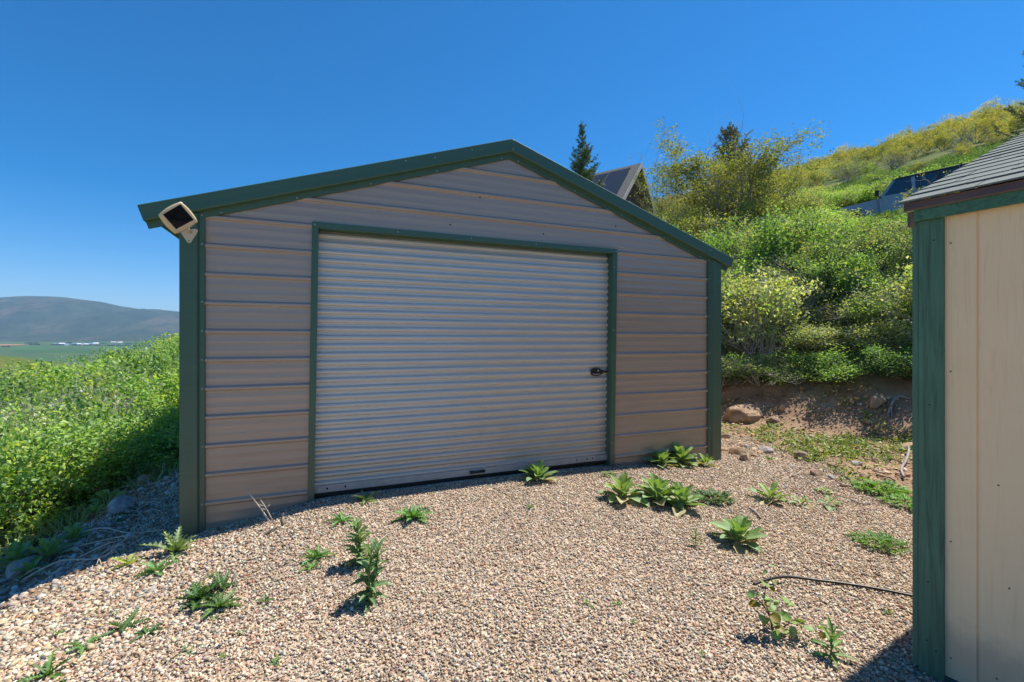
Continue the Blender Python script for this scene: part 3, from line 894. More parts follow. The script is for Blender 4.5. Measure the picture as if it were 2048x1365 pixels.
def build_garage():
    g = empty('garage', G(0, 0, 0), 'tan ribbed metal garage with green trim and a white roll-up door', 'garage')
    def ob(mb, nm, mat, par=g, bev=0, seg=2):
        o = mb.build(nm, mat, par, bev, seg); o.location = -Vector(g.location) if par is g else (0, 0, 0); return o
    DL, DR, DT = .80, 3.875, 2.475
    # front wall --------------------------------------------------------
    Vs, Qs, nv = [], [], 0
    def panel(z0, z1, lf, rf, nc):
        nonlocal nv
        zs = zrows(z0, z1); d = rib_depth(zs)
        l = np.array([lf(z) for z in zs]); r = np.array([rf(z) for z in zs])
        f = np.linspace(0, 1, nc + 1)
        t = l[:, None] * (1 - f) + r[:, None] * f
        o = np.broadcast_to(d[:, None], t.shape); zz = np.broadcast_to(zs[:, None], t.shape)
        V = np.stack([A[0] + U[0] * t - W[0] * o, A[1] + U[1] * t - W[1] * o, zz], -1).reshape(-1, 3)
        i = np.arange(len(zs) - 1)[:, None] * (nc + 1); j = np.arange(nc)[None]
        Q = np.stack([i + j, i + j + 1, i + j + nc + 2, i + j + nc + 1], -1).reshape(-1, 4)
        Vs.append(V); Qs.append(Q + nv); nv += len(V)
    zt = 2.478
    panel(-.25, zt, lambda z: -.06, lambda z: DL + shear(z), 8)
    panel(-.25, zt, lambda z: DR + shear(z), lambda z: 5.31, 8)
    half = lambda z: max(.0, (RIDGE_Z - .12 - z) / SLOPE)
    panel(zt, RIDGE_Z - .121, lambda z: max(-.06, RIDGE_T - half(z)), lambda z: min(5.31, RIDGE_T + half(z)), 24)
    me = mesh_np('front_wall', np.concatenate(Vs), [np.concatenate(Qs)], True)
    bm = bmesh.new(); bm.from_mesh(me); bmesh.ops.remove_doubles(bm, verts=bm.verts, dist=2e-4); bm.to_mesh(me); bm.free()
    o = obj('front_wall', me, M['tan'], g); o.location = -Vector(g.location)
    # side and back walls, floor sill
    for t0 in (GT0 + .01, GT1 - .05):
        mb = MB(); mb.hexa([G(t0, -.01, -.4), G(t0 + .04, -.01, -.4), G(t0 + .04, -GDEEP, -.4), G(t0, -GDEEP, -.4), G(t0, -.01, 2.45), G(t0 + .04, -.01, 2.45), G(t0 + .04, -GDEEP, 2.45), G(t0, -GDEEP, 2.45)])
        ob(mb, 'side_wall', M['tan'])
    mb = MB(); poly = [(GT0 + .05, -.4), (GT1 - .05, -.4), (GT1 - .05, 2.45), (RIDGE_T, 3.36), (GT0 + .05, 2.45)]
    mb.prism(poly, lambda a, b: G(a, -GDEEP, b), lambda a, b: G(a, -GDEEP + .04, b)); ob(mb, 'back_wall', M['tan'])
    # roof ---------------------------------------------------------------
    mb = MB()
    L = 3.02; cb, sb = 1 / math.hypot(1, SLOPE), SLOPE / math.hypot(1, SLOPE)
    zr = RIDGE_Z - .012
    poly = [(RIDGE_T - L, zr - SLOPE * L), (RIDGE_T, zr), (RIDGE_T + L - .03, zr - SLOPE * (L - .03)), (RIDGE_T + L - .03, zr - .03 - SLOPE * (L - .03)), (RIDGE_T, zr - .03), (RIDGE_T - L, zr - .03 - SLOPE * L)]
    n = len(poly)
    mb.prism(poly, lambda a, b: G(a, .074, b), lambda a, b: G(a, -GDEEP - .12, b)); ob(mb, 'roof', M['green_roof'])
    # rake trims: folded profile, mitred at the ridge -----------------------
    prof = [(-.05, .002), (.080, .002), (.0865, -.004), (.085, -.060), (.0865, -.112), (.080, -.119), (.030, -.1215), (.0265, -.124), (.0245, -.166), (.012, -.168), (.012, -.03), (-.05, -.03)]
    for sg in (-1, 1):
        Lq = 3.19 if sg < 0 else 3.145
        mb = MB()
        def at0(o_, q):
            return G(RIDGE_T, o_, RIDGE_Z + q / cb)
        def at1(o_, q):
            return G(RIDGE_T + sg * (Lq * cb + q * sb), o_, RIDGE_Z - Lq * sb + q * cb)
        mb.prism(prof, at0, at1); r = ob(mb, 'rake_trim', M['green'])
    # corner trims ---------------------------------------------------------
    def upright(nm, prof_, z0, topf):
        mb = MB(); k = len(prof_)
        bot = [G(t, o_, z0) for t, o_ in prof_]; top = [G(t, o_, topf(t)) for t, o_ in prof_]
        mb.add(bot + top, [(i, (i + 1) % k, k + (i + 1) % k, k + i) for i in range(k)] + [tuple(range(k))[::-1], tuple(range(k, 2 * k))])
        return ob(mb, nm, M['green'])
    upright('corner_trim', [(0, .004), (-.001, .027), (-.034, .029), (-.037, .033), (-.046, .052), (-.052, .054), (GT0 + .003, .053), (GT0, .049), (GT0, -.06), (GT0 + .02, -.06), (GT0 + .02, .004)], -.3, roof_under)
    upright('corner_trim', [(5.24, .004), (5.241, .027), (5.272, .029), (5.276, .033), (5.286, .052), (5.292, .054), (GT1 - .003, .053), (GT1, .049), (GT1, -.06), (GT1 - .02, -.06), (GT1 - .02, .004)], -.3, roof_under)
    # door frame -------------------------------------------------------------
    def shbox(mb, t0, t1, o0, o1, z0, z1):
        mb.hexa([G(t0 + shear(z0), o1, z0), G(t1 + shear(z0), o1, z0), G(t1 + shear(z0), o0, z0), G(t0 + shear(z0), o0, z0),
                 G(t0 + shear(z1), o1, z1), G(t1 + shear(z1), o1, z1), G(t1 + shear(z1), o0, z1), G(t0 + shear(z1), o0, z1)])
    mb = MB(); shbox(mb, .780, .832, -.10, .031, -.2, 2.452); ob(mb, 'door_jamb', M['green'], bev=.003)
    mb = MB(); shbox(mb, 3.845, 3.905, -.10, .031, -.2, 2.452); ob(mb, 'door_jamb', M['green'], bev=.003)
    mb = MB(); shbox(mb, .780, 3.905, -.10, .033, 2.453, 2.503); ob(mb, 'door_header', M['green'], bev=.003)
    # roll-up door ---------------------------------------------------------------
    per = .0757; z0, z1 = .212, 2.452
    zs = np.arange(z0, z1 - .20, per / 16); ph = (zs - z0) / per * 2 * np.pi
    d = .0100 * np.tanh(3.0 * np.sin(ph + .5)) + .0012 * np.sin(2 * ph) - .062
    # where the curtain leaves the opening it curves back to the roll
    zt_ = np.linspace(zs[-1] + .004, z1 + .03, 46); k = (zt_ - zt_[0]) / (zt_[-1] - zt_[0])
    ph2 = (zt_ - z0) / per * 2 * np.pi
    d2 = .0100 * np.tanh(3.0 * np.sin(ph2 + .5)) + .0012 * np.sin(2 * ph2) - .062 - .038 * k ** 2
    zs = np.concatenate([zs, zt_]); d = np.concatenate([d, d2])
    nc = 30; f = np.linspace(0, 1, nc + 1)
    t = .822 + (3.856 - .822) * f[None] + np.array([shear(z) for z in zs])[:, None]
    o_ = np.broadcast_to(d[:, None], t.shape) + .0015 * np.sin(f * 9)[None]; zz = np.broadcast_to(zs[:, None], t.shape)
    V = np.stack([A[0] + U[0] * t - W[0] * o_, A[1] + U[1] * t - W[1] * o_, zz], -1).reshape(-1, 3)
    i = np.arange(len(zs) - 1)[:, None] * (nc + 1); j = np.arange(nc)[None]
    door = obj('roll_up_door', mesh_np('roll_up_door', V, [np.stack([i + j, i + j + 1, i + j + nc + 2, i + j + nc + 1], -1).reshape(-1, 4)], True), M['door'], g)
    door.location = -Vector(g.location)
    mb = MB(); shbox(mb, .824, 3.852, -.085, -.036, .150, .2115); bar = mb.build('bottom_bar', M['alu'], door, .004)
    mb = MB(); shbox(mb, .826, 3.850, -.08, -.045, .118, .149); mb.build('rubber_seal', M['black'], door)
    mb = MB(); shbox(mb, 3.70, 3.846, -.0355, -.026, .150, .213); mb.build('end_plate', M['steel'], door, .003)
    for tb in (.90, 1.05, 3.42, 3.55, 3.62):
        mb = MB(); mb.prism([(.008 * math.cos(a), .008 * math.sin(a)) for a in np.linspace(0, 6.283, 9)[:-1]], lambda a, b: G(tb + a, -.035, .185 + b), lambda a, b: G(tb + a, -.029, .185 + b)); mb.build('bolt', M['dark'], door)
    # foot latch on the bar: an oblong handle with finger loop
    mb = MB()
    for tt in (2.215, 2.345):
        mb.tube([G(tt, -.036, .188), G(tt, -.012, .188)], .012, 10)
    mb.tube([G(2.205, -.010, .188), G(2.28, -.008, .186), G(2.355, -.010, .188)], [.013, .011, .013], 10)
    mb.build('foot_latch', M['black'], door)
    # slide latch: oval black plate with a finger recess, bolt to the jamb
    hb = MB(); cx, cz = 3.700 + shear(1.13), 1.135
    oval = [(.078 * math.copysign(abs(math.cos(a)) ** .85, math.cos(a)) + (.016 if math.cos(a) > .9 else 0), .046 * math.sin(a)) for a in np.linspace(0, 2 * math.pi, 33)[:-1]]
    hb.prism(oval, lambda a, b: G(cx + a, -.060, cz + b), lambda a, b: G(cx + a * .96, -.034, cz + b * .94))
    lt = hb.build('slide_latch', M['black'], door, .005)
    mb = MB()
    mb.hexa([G(cx + .05, -.050, cz - .012), G(cx + .145, -.050, cz - .012), G(cx + .145, -.062, cz - .012), G(cx + .05, -.062, cz - .012), G(cx + .05, -.038, cz + .012), G(cx + .145, -.038, cz + .012), G(cx + .145, -.062, cz + .012), G(cx + .05, -.062, cz + .012)])
    mb.build('latch_bolt', M['black'], lt, .002)
    mb = MB(); mb.tube([G(cx - .055, -.030, cz - .018), G(cx - .03, -.024, cz - .022), G(cx + .02, -.024, cz - .022), G(cx + .035, -.030, cz - .018)], .006, 8); mb.build('finger_pull', M['steel'], lt)
    mb = MB(); mb.prism([(.011 * math.cos(a), .011 * math.sin(a)) for a in np.linspace(0, 6.283, 13)[:-1]], lambda a, b: G(cx + .012 + a, -.034, cz + .016 + b), lambda a, b: G(cx + .012 + a, -.028, cz + .016 + b)); mb.build('lock_cylinder', M['steel'], lt)
    # screws ------------------------------------------------------------------------
    bmx = MB(); bmx.prism([(.0055 * math.cos(a), .0055 * math.sin(a)) for a in np.linspace(0, 6.283, 7)[:-1]], lambda a, b: (a, 0, b), lambda a, b: (a * .9, -.0055, b * .9))
    bmx.prism([(.0075 * math.cos(a), .0075 * math.sin(a)) for a in np.linspace(0, 6.283, 11)[:-1]], lambda a, b: (a, .001, b), lambda a, b: (a, -.001, b))
    sme = bmx.mesh('screw'); sme.materials.append(M['steel']); smd = sme.copy(); smd.materials.clear(); smd.materials.append(M['dark'])
    ang = math.atan2(U[1], U[0])
    def screw(t, o_, z, m=sme):
        s = bpy.data.objects.new('screw', m); COL.objects.link(s); s.parent = g
        s.location = Vector(G(t, o_, z)) - Vector(g.location); s.rotation_euler = (0, 0, ang)
    for k in range(11):
        if k in (0, 1, 3, 4, 5, 6, 8, 10): screw(-.018, .030, 2.475 - .2286 * k)
    for k in (0, 1, 3, 5, 6, 8, 9): screw(5.257, .030, 2.475 - .2286 * k)
    for dt in (.09, .75, 1.35, 1.95, 2.5):
        for sg in (-1, 1): screw(RIDGE_T + sg * dt, .0275, RIDGE_Z - SLOPE * dt - .153 / cb)
    screw(RIDGE_T + .01, .0870, RIDGE_Z - .018); screw(RIDGE_T + .01, .0870, RIDGE_Z - .104)
    for sg, dt, q in ((-1, .42, .035), (-1, .78, .05), (-1, 1.05, .03), (1, 2.6, .06)): screw(RIDGE_T + sg * dt, .0855, RIDGE_Z - SLOPE * dt - q)
    screw(.80, .0325, 2.478); screw(3.885, .0325, 2.478); screw(3.862, -.02 + .052, 2.30); screw(3.862 + shear(1.6), .032, 1.60); screw(3.862 + shear(.3), .032, .35)
    for t_ in (1.5, 2.2, 2.9, 3.45): screw(t_, .034, 2.478)
    for t_, z_ in ((2.3, 2.90), (3.05, 2.93), (3.0, 2.60), (3.9, 2.77), (2.0, 2.60), (.77, 2.78)): screw(t_, .002, z_, smd)
    return g

def build_solar_light():
    """square solar panel with bowed bezel on a small triangular bracket"""
    root = empty('solar_panel', G(-.10, .055, 2.30), 'beige framed square solar panel tilted on a bracket at the garage corner', 'solar panel')
    c = pix(355.5, 436.5, 3.29)
    right = (pix(394.5, 446, 3.36) - pix(316.5, 429, 3.22)).normalized()
    ca = pix(362, 404, 3.32) ; cb = pix(351, 469, 3.22)
    up = (ca - cb).normalized(); nrm = right.cross(up).normalized(); up = nrm.cross(right)
    if nrm.y > 0: nrm = -nrm
    inv = Vector(root.location)
    corners = [pix(317, 430, 3.18), pix(361.5, 404.5, 3.25), pix(395, 443.5, 3.36), pix(350.5, 467.5, 3.29)]
    cen = sum(corners, Vector()) / 4
    def outline(sc, bow, n=8):
        pts = []
        for i in range(4):
            a, b = corners[i], corners[(i + 1) % 4]
            for k in range(n):
                f = k / n; p = a.lerp(b, f) - cen
                p *= sc * (1 + bow * math.sin(math.pi * f))
                pts.append(p)
        return pts
    def loft(rings, cap0=True, cap1=True):
        mb = MB(); n = len(rings[0]); vs = [p for r in rings for p in r]
        fs = [(i * n + k, i * n + (k + 1) % n, (i + 1) * n + (k + 1) % n, (i + 1) * n + k) for i in range(len(rings) - 1) for k in range(n)]
        mb.add(vs, fs, True)
        if cap0: mb.add(rings[0], [tuple(range(n))])
        if cap1: mb.add(rings[-1], [tuple(range(n))[::-1]])
        return mb
    off = cen - inv
    q = lambda sc, bow, d: [p + off + nrm * d for p in outline(sc, bow)]
    mb = loft([q(.80, .02, .012), q(.83, .03, .013), q(.97, .12, .010), q(1.0, .13, .004), q(1.0, .13, -.008), q(.93, .12, -.016), q(.80, .05, -.020)], True, True)
    mb.build('bezel', M['beige_plastic'], root)
    # cell
    t = NT('solar_cell'); br = t.n('ShaderNodeTexBrick'); 
    n = t.noise(40, 3); r = t.ramp(n, 0, [(.3, c4(.006, .006, .008)), (.7, c4(.012, .012, .015))])
    t.bsdf(.12, .3, 0, (r, 0))
    mb = loft([[p + off + nrm * .0128 for p in outline(.79, .0)], [p + off + nrm * .0145 for p in outline(.78, .0)]], False, True)
    mb.build('solar_cell', t.m, root)
    # bracket: thin rounded triangle plate on the trim and a ball joint
    tri = [pix(365, 460, 3.42), pix(378, 459, 3.44), pix(392, 458, 3.47), pix(396.5, 461, 3.49), pix(394.5, 466, 3.49), pix(382, 485.5, 3.47), pix(378, 487, 3.465), pix(374, 484.5, 3.46), pix(361, 465, 3.42)]
    def ontrim(p, o_):
        # slide the point along its sight line onto the trim plane
        e = Vector((0, 0, EYE)); d = p - e
        a0 = Vector(G(0, o_, 0)); nn = Vector((-W[0], -W[1], 0))
        k = (a0 - e).dot(nn) / d.dot(nn)
        return e + d * k - inv
    r0 = [ontrim(p, .0555) for p in tri]; r1 = [ontrim(p, .061) for p in tri]
    mb = MB(); k = len(tri)
    mb.add(r0 + r1, [tuple(range(k))[::-1], tuple(range(k, 2 * k))] + [(i, (i + 1) % k, k + (i + 1) % k, k + i) for i in range(k)])
    br_ = mb.build('bracket', M['beige_plastic'], root, .0015)
    mb = MB(); p0 = ontrim(pix(381, 465, 3.4), .06); p1 = off - nrm * .014
    pm = ontrim(pix(376, 458, 3.4), .11)
    mb.tube([p0, pm, p1.lerp(pm, .35), p1], [.010, .009, .012, .015], 10); mb.build('arm', M['beige_plastic'], root)
    mb = MB(); s = ontrim(pix(378, 482, 3.4), .061); nv = Vector((-W[0], -W[1], 0)); mb.tube([s, s + nv * .004], .007, 10); mb.build('screw', M['steel'], br_)
    return root

# ------------------------------------------------------------------ shed on the right
def build_shed():
    g = empty('shed', S(0, 0, 0), 'beige board shed with green corner boards and grey shingle roof', 'shed')
    inv = Vector(g.location)
    def hx(mb, s0, s1, o0, o1, z0, z1):
        mb.hexa([S(s0, o1, z0), S(s1, o1, z0), S(s1, o0, z0), S(s0, o0, z0), S(s0, o1, z1), S(s1, o1, z1), S(s1, o0, z1), S(s0, o0, z1)])
    def loc(mb, nm, mat, par=g, bev=0, local=True, rotz=True):
        o = mb.build(nm, mat, par, bev); o.location = -inv if par is g else (0, 0, 0); return o
    # siding: grooved sheet, profile in s
    mb = MB()
    prof = [(.0, 0)]
    s = .2055
    while s < 3.0:
        prof += [(s, 0), (s + .0015, -.006), (s + .0075, -.006), (s + .009, 0)]; s += .2032
    prof += [(3.0, 0)]
    zb, zt = .035, 2.03
    vs = [S(a, o_, zb) for a, o_ in prof] + [S(a, o_, zt) for a, o_ in prof]; n = len(prof)
    mb.add(vs, [(i, i + 1, n + i + 1, n + i) for i in range(n - 1)])
    loc(mb, 'siding', M['beige'])
    mb = MB(); hx(mb, .0, 3.0, -2.4, -.012, .035, 2.03); loc(mb, 'inner_wall', M['beige'])
    mb = MB(); poly = [(-.012, 2.03), (-2.4, 2.03), (-1.2, 2.03 + .48)]
    mb.prism(poly, lambda a, b: S(.002, a, b), lambda a, b: S(2.998, a, b)); loc(mb, 'gable_wall', M['beige'])
    for k, (s_, z_) in enumerate(((.125, .12), (.125, .62), (.125, 1.35), (.125, 1.9), (.265, .12), (.30, .5), (.27, .9))):
        mb = MB(); mb.prism([(.0035 * math.cos(a), .0035 * math.sin(a)) for a in np.linspace(0, 6.283, 9)[:-1]], lambda a, b: S(s_ + a, 0, z_ + b), lambda a, b: S(s_ + a, .0016, z_ + b)); loc(mb, 'nail', M['drip'])
    for s_, z_ in ((.05, .16), (.082, .13), (.055, .42), (.06, 1.2), (.075, 1.92)):
        mb = MB(); mb.prism([(.0032 * math.cos(a), .0032 * math.sin(a)) for a in np.linspace(0, 6.283, 9)[:-1]], lambda a, b: S(s_ + a, .018, z_ + b), lambda a, b: S(s_ + a, .0192, z_ + b)); loc(mb, 'nail', M['dark'])
    # corner boards
    mb = MB(); hx(mb, .0205, .1065, .0005, .0185, .012, 2.012); loc(mb, 'corner_board', M['gwood'], bev=.0015)
    mb = MB(); hx(mb, -.001, .0195, -.085, .0175, .030, 2.012); loc(mb, 'corner_board', M['gwood'], bev=.0015)
    # fascia under the eave, brown drip edge
    mb = MB(); hx(mb, .012, 3.05, .020, .038, 2.0125, 2.075); loc(mb, 'fascia', M['gwood_h'], bev=.0015)
    mb = MB()
    pr = [(.039, 2.062), (.046, 2.061), (.049, 2.066), (.047, 2.094), (.052, 2.0965), (.030, 2.105), (.0, 2.105), (.0, 2.0765), (.039, 2.0765)]
    mb.prism(pr, lambda a, b: S(-.022, a, b), lambda a, b: S(3.06, a, b)); loc(mb, 'drip_edge', M['drip'], bev=.001)
    mb = MB(); hx(mb, -.018, .011, -.03, .024, 1.995, 2.062); loc(mb, 'rafter_end', M['rawwood'], bev=.004)
    mb = MB(); hx(mb, .03, 2.97, -2.37, -.03, -.25, .011); loc(mb, 'foundation', M['concrete'])
    # roof: thin overlapping courses of tabs
    sl = .40; cs = math.hypot(1, sl); ex = .137
    mb = MB(); rg = np.random.default_rng(5)
    E_o, E_z = .062, 2.1005
    def P(s_, u, h): # u distance up the slope from the eave, h normal height
        return S(s_, E_o - u / cs + h * sl / cs * 1, E_z + u * sl / cs + h / cs)
    total = 2.15 * 1.0
    mb.add([P(-.034, 0, -.002), P(3.07, 0, -.002), P(3.07, 1.36, -.002), P(-.034, 1.36, -.002)], [(0, 1, 2, 3)])
    k = 0; u = 0
    while u < 1.36 * 1.0 + .9 and u < 2.2:
        s_ = -.036 - rg.uniform(0, .004); first = True
        while s_ < 3.07:
            w = rg.uniform(.16, .42) if not first else rg.uniform(.08, .3); first = False
            s1 = min(3.07, s_ + w); gap = .0022
            dn = rg.uniform(-.003, .004); dn2 = dn + rg.uniform(-.002, .002); hh = .0075 + rg.uniform(-.001, .0025)
            u1 = min(u + ex + .02, 2.2)
            mb.hexa([P(s_ + gap, u - dn, .000), P(s1 - gap, u - dn2, .000), P(s1 - gap, u1, .000), P(s_ + gap, u1, .000), P(s_ + gap, u - dn, hh), P(s1 - gap, u - dn2, hh), P(s1 - gap, u1, .0022), P(s_ + gap, u1, .0022)])
            s_ = s1
        u += ex; k += 1
    t = NT('asphalt_shingle'); n1 = t.noise(420, 2, .7); r = t.ramp(n1, 0, [(.3, c4(.06, .07, .065)), (.5, c4(.15, .172, .16)), (.7, c4(.27, .30, .28))])
    n2 = t.noise(5, 4, .6); m = t.mix((r, 0), c4(.105, .122, .112), (t.ramp(n2, 0, [(.4, c4(0, 0, 0)), (.75, c4(.55, .55, .55))]), 0))
    t.bsdf(.9, .25, 0, (m, 2), t.bump(n1, 0, .5, .002))
    loc(mb, 'roof', t.m)
    # far slope, closes the roof
    mb = MB(); a = P(-.034, 2.2, 0); b = P(3.07, 2.2, 0)
    c_ = S(3.07, -2.5 - 1.5, E_z - .02); d_ = S(-.034, -2.5 - 1.5, E_z - .02)
    mb.add([a, b, c_, d_], [(0, 1, 2, 3)]); loc(mb, 'rear_roof', t.m)
    return g

# ------------------------------------------------------------------ house up the slope
def build_house():
    P1 = pix(1283, 326, 30.0)
    rd = Vector((-.81, .587, 0)); gd = Vector((.587, .81, 0))     # ridge direction, across the gable
    base = Hs(P1.x - 3, P1.y + 3)
    g = empty('house', (P1.x, P1.y, base), 'brown wooden house with steep grey roof and black roof panels behind the garage', 'house')
    inv = Vector(g.location)
    def Q(a, b, z): # a along the ridge from the gable, b across, z down from apex
        return P1 + rd * a + gd * b + Vector((0, 0, z)) - inv
    def slab(mb, b0, b1, a0, a1, th, lift=0):
        # piece of the roof slope, b measured horizontally, 45 degrees
        s = 1 if b1 > 0 or b0 > 0 else -1
        z = lambda b: -abs(b) * 1.0
        n_ = th * .7071
        lo = [Q(a0, b0, z(b0) + lift), Q(a1, b0, z(b0) + lift), Q(a1, b1, z(b1) + lift), Q(a0, b1, z(b1) + lift)]
        hi = [p + (gd * s + Vector((0, 0, 1))) * n_ for p in lo]
        mb.hexa(lo + hi)
    t = NT('house_shingles'); n = t.noise(14, 4, .7); wv = t.n('ShaderNodeTexWave', bands_direction='Z'); wv.inputs['Scale'].default_value = 2.4; wv.inputs['Distortion'].default_value = 1.2; t.l(t.tc(), 'Object', wv, 'Vector')
    r = t.ramp(n, 0, [(.3, c4(.10, .10, .095)), (.7, c4(.22, .215, .205))]); m = t.mix((r, 0), c4(.06, .06, .06), (t.ramp(wv, 0, [(0, c4(.7, .7, .7)), (.2, c4(0, 0, 0))]), 0))
    t.bsdf(.9, .1, 0, (m, 2))
    mb = MB(); slab(mb, 0, -4.6, 0, 9.5, .14, -.14); slab(mb, 0, 4.6, 0, 9.5, .14, -.14); mb.build('roof', t.m, g)
    # black panels on the near slope
    tp = NT('black_panel'); wv = t_ = tp.n('ShaderNodeTexWave', bands_direction='Z'); wv.inputs['Scale'].default_value = 3; tp.l(tp.tc(), 'Object', wv, 'Vector')
    rr = tp.ramp(wv, 0, [(0, c4(.012, .012, .014)), (.8, c4(.03, .03, .033))]); tp.bsdf(.35, .5, 0, (rr, 0))
    for a0, a1 in ((.55, 2.05), (2.12, 3.7), (3.77, 5.3)):
        mb = MB(); slab(mb, -.35, -2.75, a0, a1, .05, .02); mb.build('roof_panel', tp.m, g)
    # gable end set back under the overhang
    mb = MB(); poly = [(-3.9, -4.1 - .05), (0, -.20), (3.9, -4.15), (3.9, -8.5), (-3.9, -8.5)]
    mb.prism(poly, lambda a, b: Q(.55, a, b), lambda a, b: Q(9.0, a, b)); mb.build('wall', M['house_wood'], g)
    for sg in (-1, 1):
        mb = MB(); mb.hexa([Q(-.04, 0, -.32), Q(.02, 0, -.32), Q(.02, sg * 4.6, -4.92), Q(-.04, sg * 4.6, -4.92), Q(-.04, 0, .02), Q(.02, 0, .02), Q(.02, sg * 4.6, -4.58), Q(-.04, sg * 4.6, -4.58)])
        mb.build('barge_board', M['house_trim'], g)
    mb = MB(); mb.hexa([Q(.48, -.9, -4.2), Q(.545, -.9, -4.2), Q(.545, .9, -4.2), Q(.48, .9, -4.2), Q(.48, -.9, -2.6), Q(.545, -.9, -2.6), Q(.545, .9, -2.6), Q(.48, .9, -2.6)]); w = mb.build('window', M['house_trim'], g)
    mb = MB(); mb.hexa([Q(.46, -.8, -4.1), Q(.475, -.8, -4.1), Q(.475, .8, -4.1), Q(.46, .8, -4.1), Q(.46, -.8, -2.7), Q(.475, -.8, -2.7), Q(.475, .8, -2.7), Q(.46, .8, -2.7)]); mb.build('pane', M['carglass'], w)
    return g
M['house_wood'] = mat_paint('stained_house_boards', c4(.17, .075, .035), .7, .3, .3, 3, mp=(1, 1, 14))
M['house_trim'] = mat_paint('house_trim', c4(.34, .33, .31), .6, .3)

# ------------------------------------------------------------------ vehicle on the drive
t = NT('car_paint'); t.bsdf(.3, .5, .2, c4(.27, .29, .325)).inputs['Coat Weight'].default_value = .5; M['carpaint'] = t.m
t = NT('car_glass'); t.bsdf(.04, .8, 0, c4(.012, .02, .035)); M['carglass'] = t.m
M['tyre'] = mat_paint('tyre', c4(.018, .018, .018), .85, .2)
M['rim'] = mat_paint('rim', c4(.16, .16, .17), .35, .6)
M['lamp'] = mat_paint('lamp_glass', c4(.7, .7, .7), .15, .6)
def build_car():
    p = Vector((14.0, 19.0, 0)); p.z = Hs(p.x, p.y) + .02
    root = empty('parked_car', p, 'grey off-road car with black roof half hidden by bushes above the shed eave', 'car')
    root.rotation_euler = (0, -math.atan(.06), R(-36))
    Wd = .86
    def sect(mb, pts, y0, y1, yt0=None, yt1=None):
        """side outline (x,z) extruded across, optionally narrower at the top"""
        zs = [b for a, b in pts]; zl, zh = min(zs), max(zs)
        def ins(b, e): return e
        mb.prism(pts, lambda a, b: (a, y0, b), lambda a, b: (a, y1, b))
    def build(mb, nm, mat, par=root, bev=0.0): return mb.build(nm, mat, par, bev, 2)
    # body tub and bonnet (x runs rearwards from the front axle)
    mb = MB(); sect(mb, [(-.48, .62), (-.48, 1.03), (-.30, 1.10), (.92, 1.18), (.92, .55), (.50, .55), (.44, .80), (.30, .93), (-.30, .93), (-.44, .80)], -.66, .66)
    build(mb, 'bonnet', M['carpaint'], bev=.04)
    mb = MB(); sect(mb, [(.90, .50), (.90, 1.20), (3.72, 1.24), (3.74, .62), (3.45, .55), (3.40, .80), (3.25, .93), (2.75, .93), (2.60, .80), (2.54, .50)], -.80, .80)
    body = build(mb, 'body', M['carpaint'], bev=.035)
    for y in (-.815, .795):
        for x0, x1 in ((1.02, 1.93), (1.96, 2.60)):
            mb = MB(); mb.box((x0, y, .56), (x1, y + .02, 1.215)); d = build(mb, 'door', M['carpaint'], bev=.008)
            mb = MB(); s_ = -1 if y < 0 else 1; mb.box((x1 - .22, y + (.0 if s_ < 0 else .02) - .0 + (-.03 if s_ < 0 else 0), 1.05), (x1 - .06, y + (.0 if s_ < 0 else .05), 1.085)); mb.build('handle', M['black'], d, .004)
    # cabin: hard top with glass sides
    mb = MB(); sect(mb, [(1.37, 1.80), (1.55, 1.84), (3.60, 1.86), (3.72, 1.80), (3.70, 1.74), (1.34, 1.74)], -.74, .74); build(mb, 'roof', M['black'], bev=.03)
    for x in (1.6, 3.3):
        mb = MB(); mb.tube([(x, -.68, 1.85), (x, -.68, 1.93), (x, .68, 1.93), (x, .68, 1.85)], .016, 6); build(mb, 'roof_bar', M['black'])
    for y in (-.765, .715):
        mb = MB(); 
        mb.hexa([(.94, y, 1.20), (1.06, y, 1.20), (1.06, y + .05, 1.20), (.94, y + .05, 1.20), (1.34, y + .015, 1.75), (1.44, y + .015, 1.75), (1.44, y + .035, 1.75), (1.34, y + .035, 1.75)])
        build(mb, 'front_pillar', M['carpaint'])
        for x0 in (1.90, 2.62, 3.58):
            mb = MB(); mb.box((x0, y, 1.20), (x0 + (.10 if x0 < 3 else .13), y + .05, 1.75)); build(mb, 'door_pillar', M['carpaint'] if x0 < 2 else M['black'])
        yy = y + .012
        mb = MB(); sect(mb, [(1.06, 1.21), (1.90, 1.215), (1.90, 1.745), (1.44, 1.745)], yy, yy + .02); build(mb, 'side_window', M['carglass'])
        mb = MB(); sect(mb, [(2.00, 1.215), (2.62, 1.22), (2.62, 1.745), (2.00, 1.745)], yy, yy + .02); build(mb, 'side_window', M['carglass'])
        mb = MB(); sect(mb, [(2.72, 1.22), (3.58, 1.22), (3.58, 1.745), (2.72, 1.745)], yy, yy + .02); build(mb, 'side_window', M['carglass'])
    mb = MB(); mb.hexa([(.93, -.70, 1.20), (.95, -.70, 1.20), (.95, .70, 1.20), (.93, .70, 1.20), (1.34, -.68, 1.745), (1.36, -.68, 1.745), (1.36, .68, 1.745), (1.34, .68, 1.745)]); build(mb, 'windscreen', M['carglass'])
    for y in (-.98, .98):
        mb = MB(); s_ = 1 if y > 0 else -1
        mb.box((.80, min(y, y - s_ * .20), 1.24), (.92, max(y, y - s_ * .20), 1.46)); mr = build(mb, 'mirror', M['black'], bev=.03)
        mb = MB(); mb.tube([(.9, y - s_ * .1, 1.25), (.98, s_ * .78, 1.16)], .02, 6); mb.build('mirror_arm', M['black'], mr)
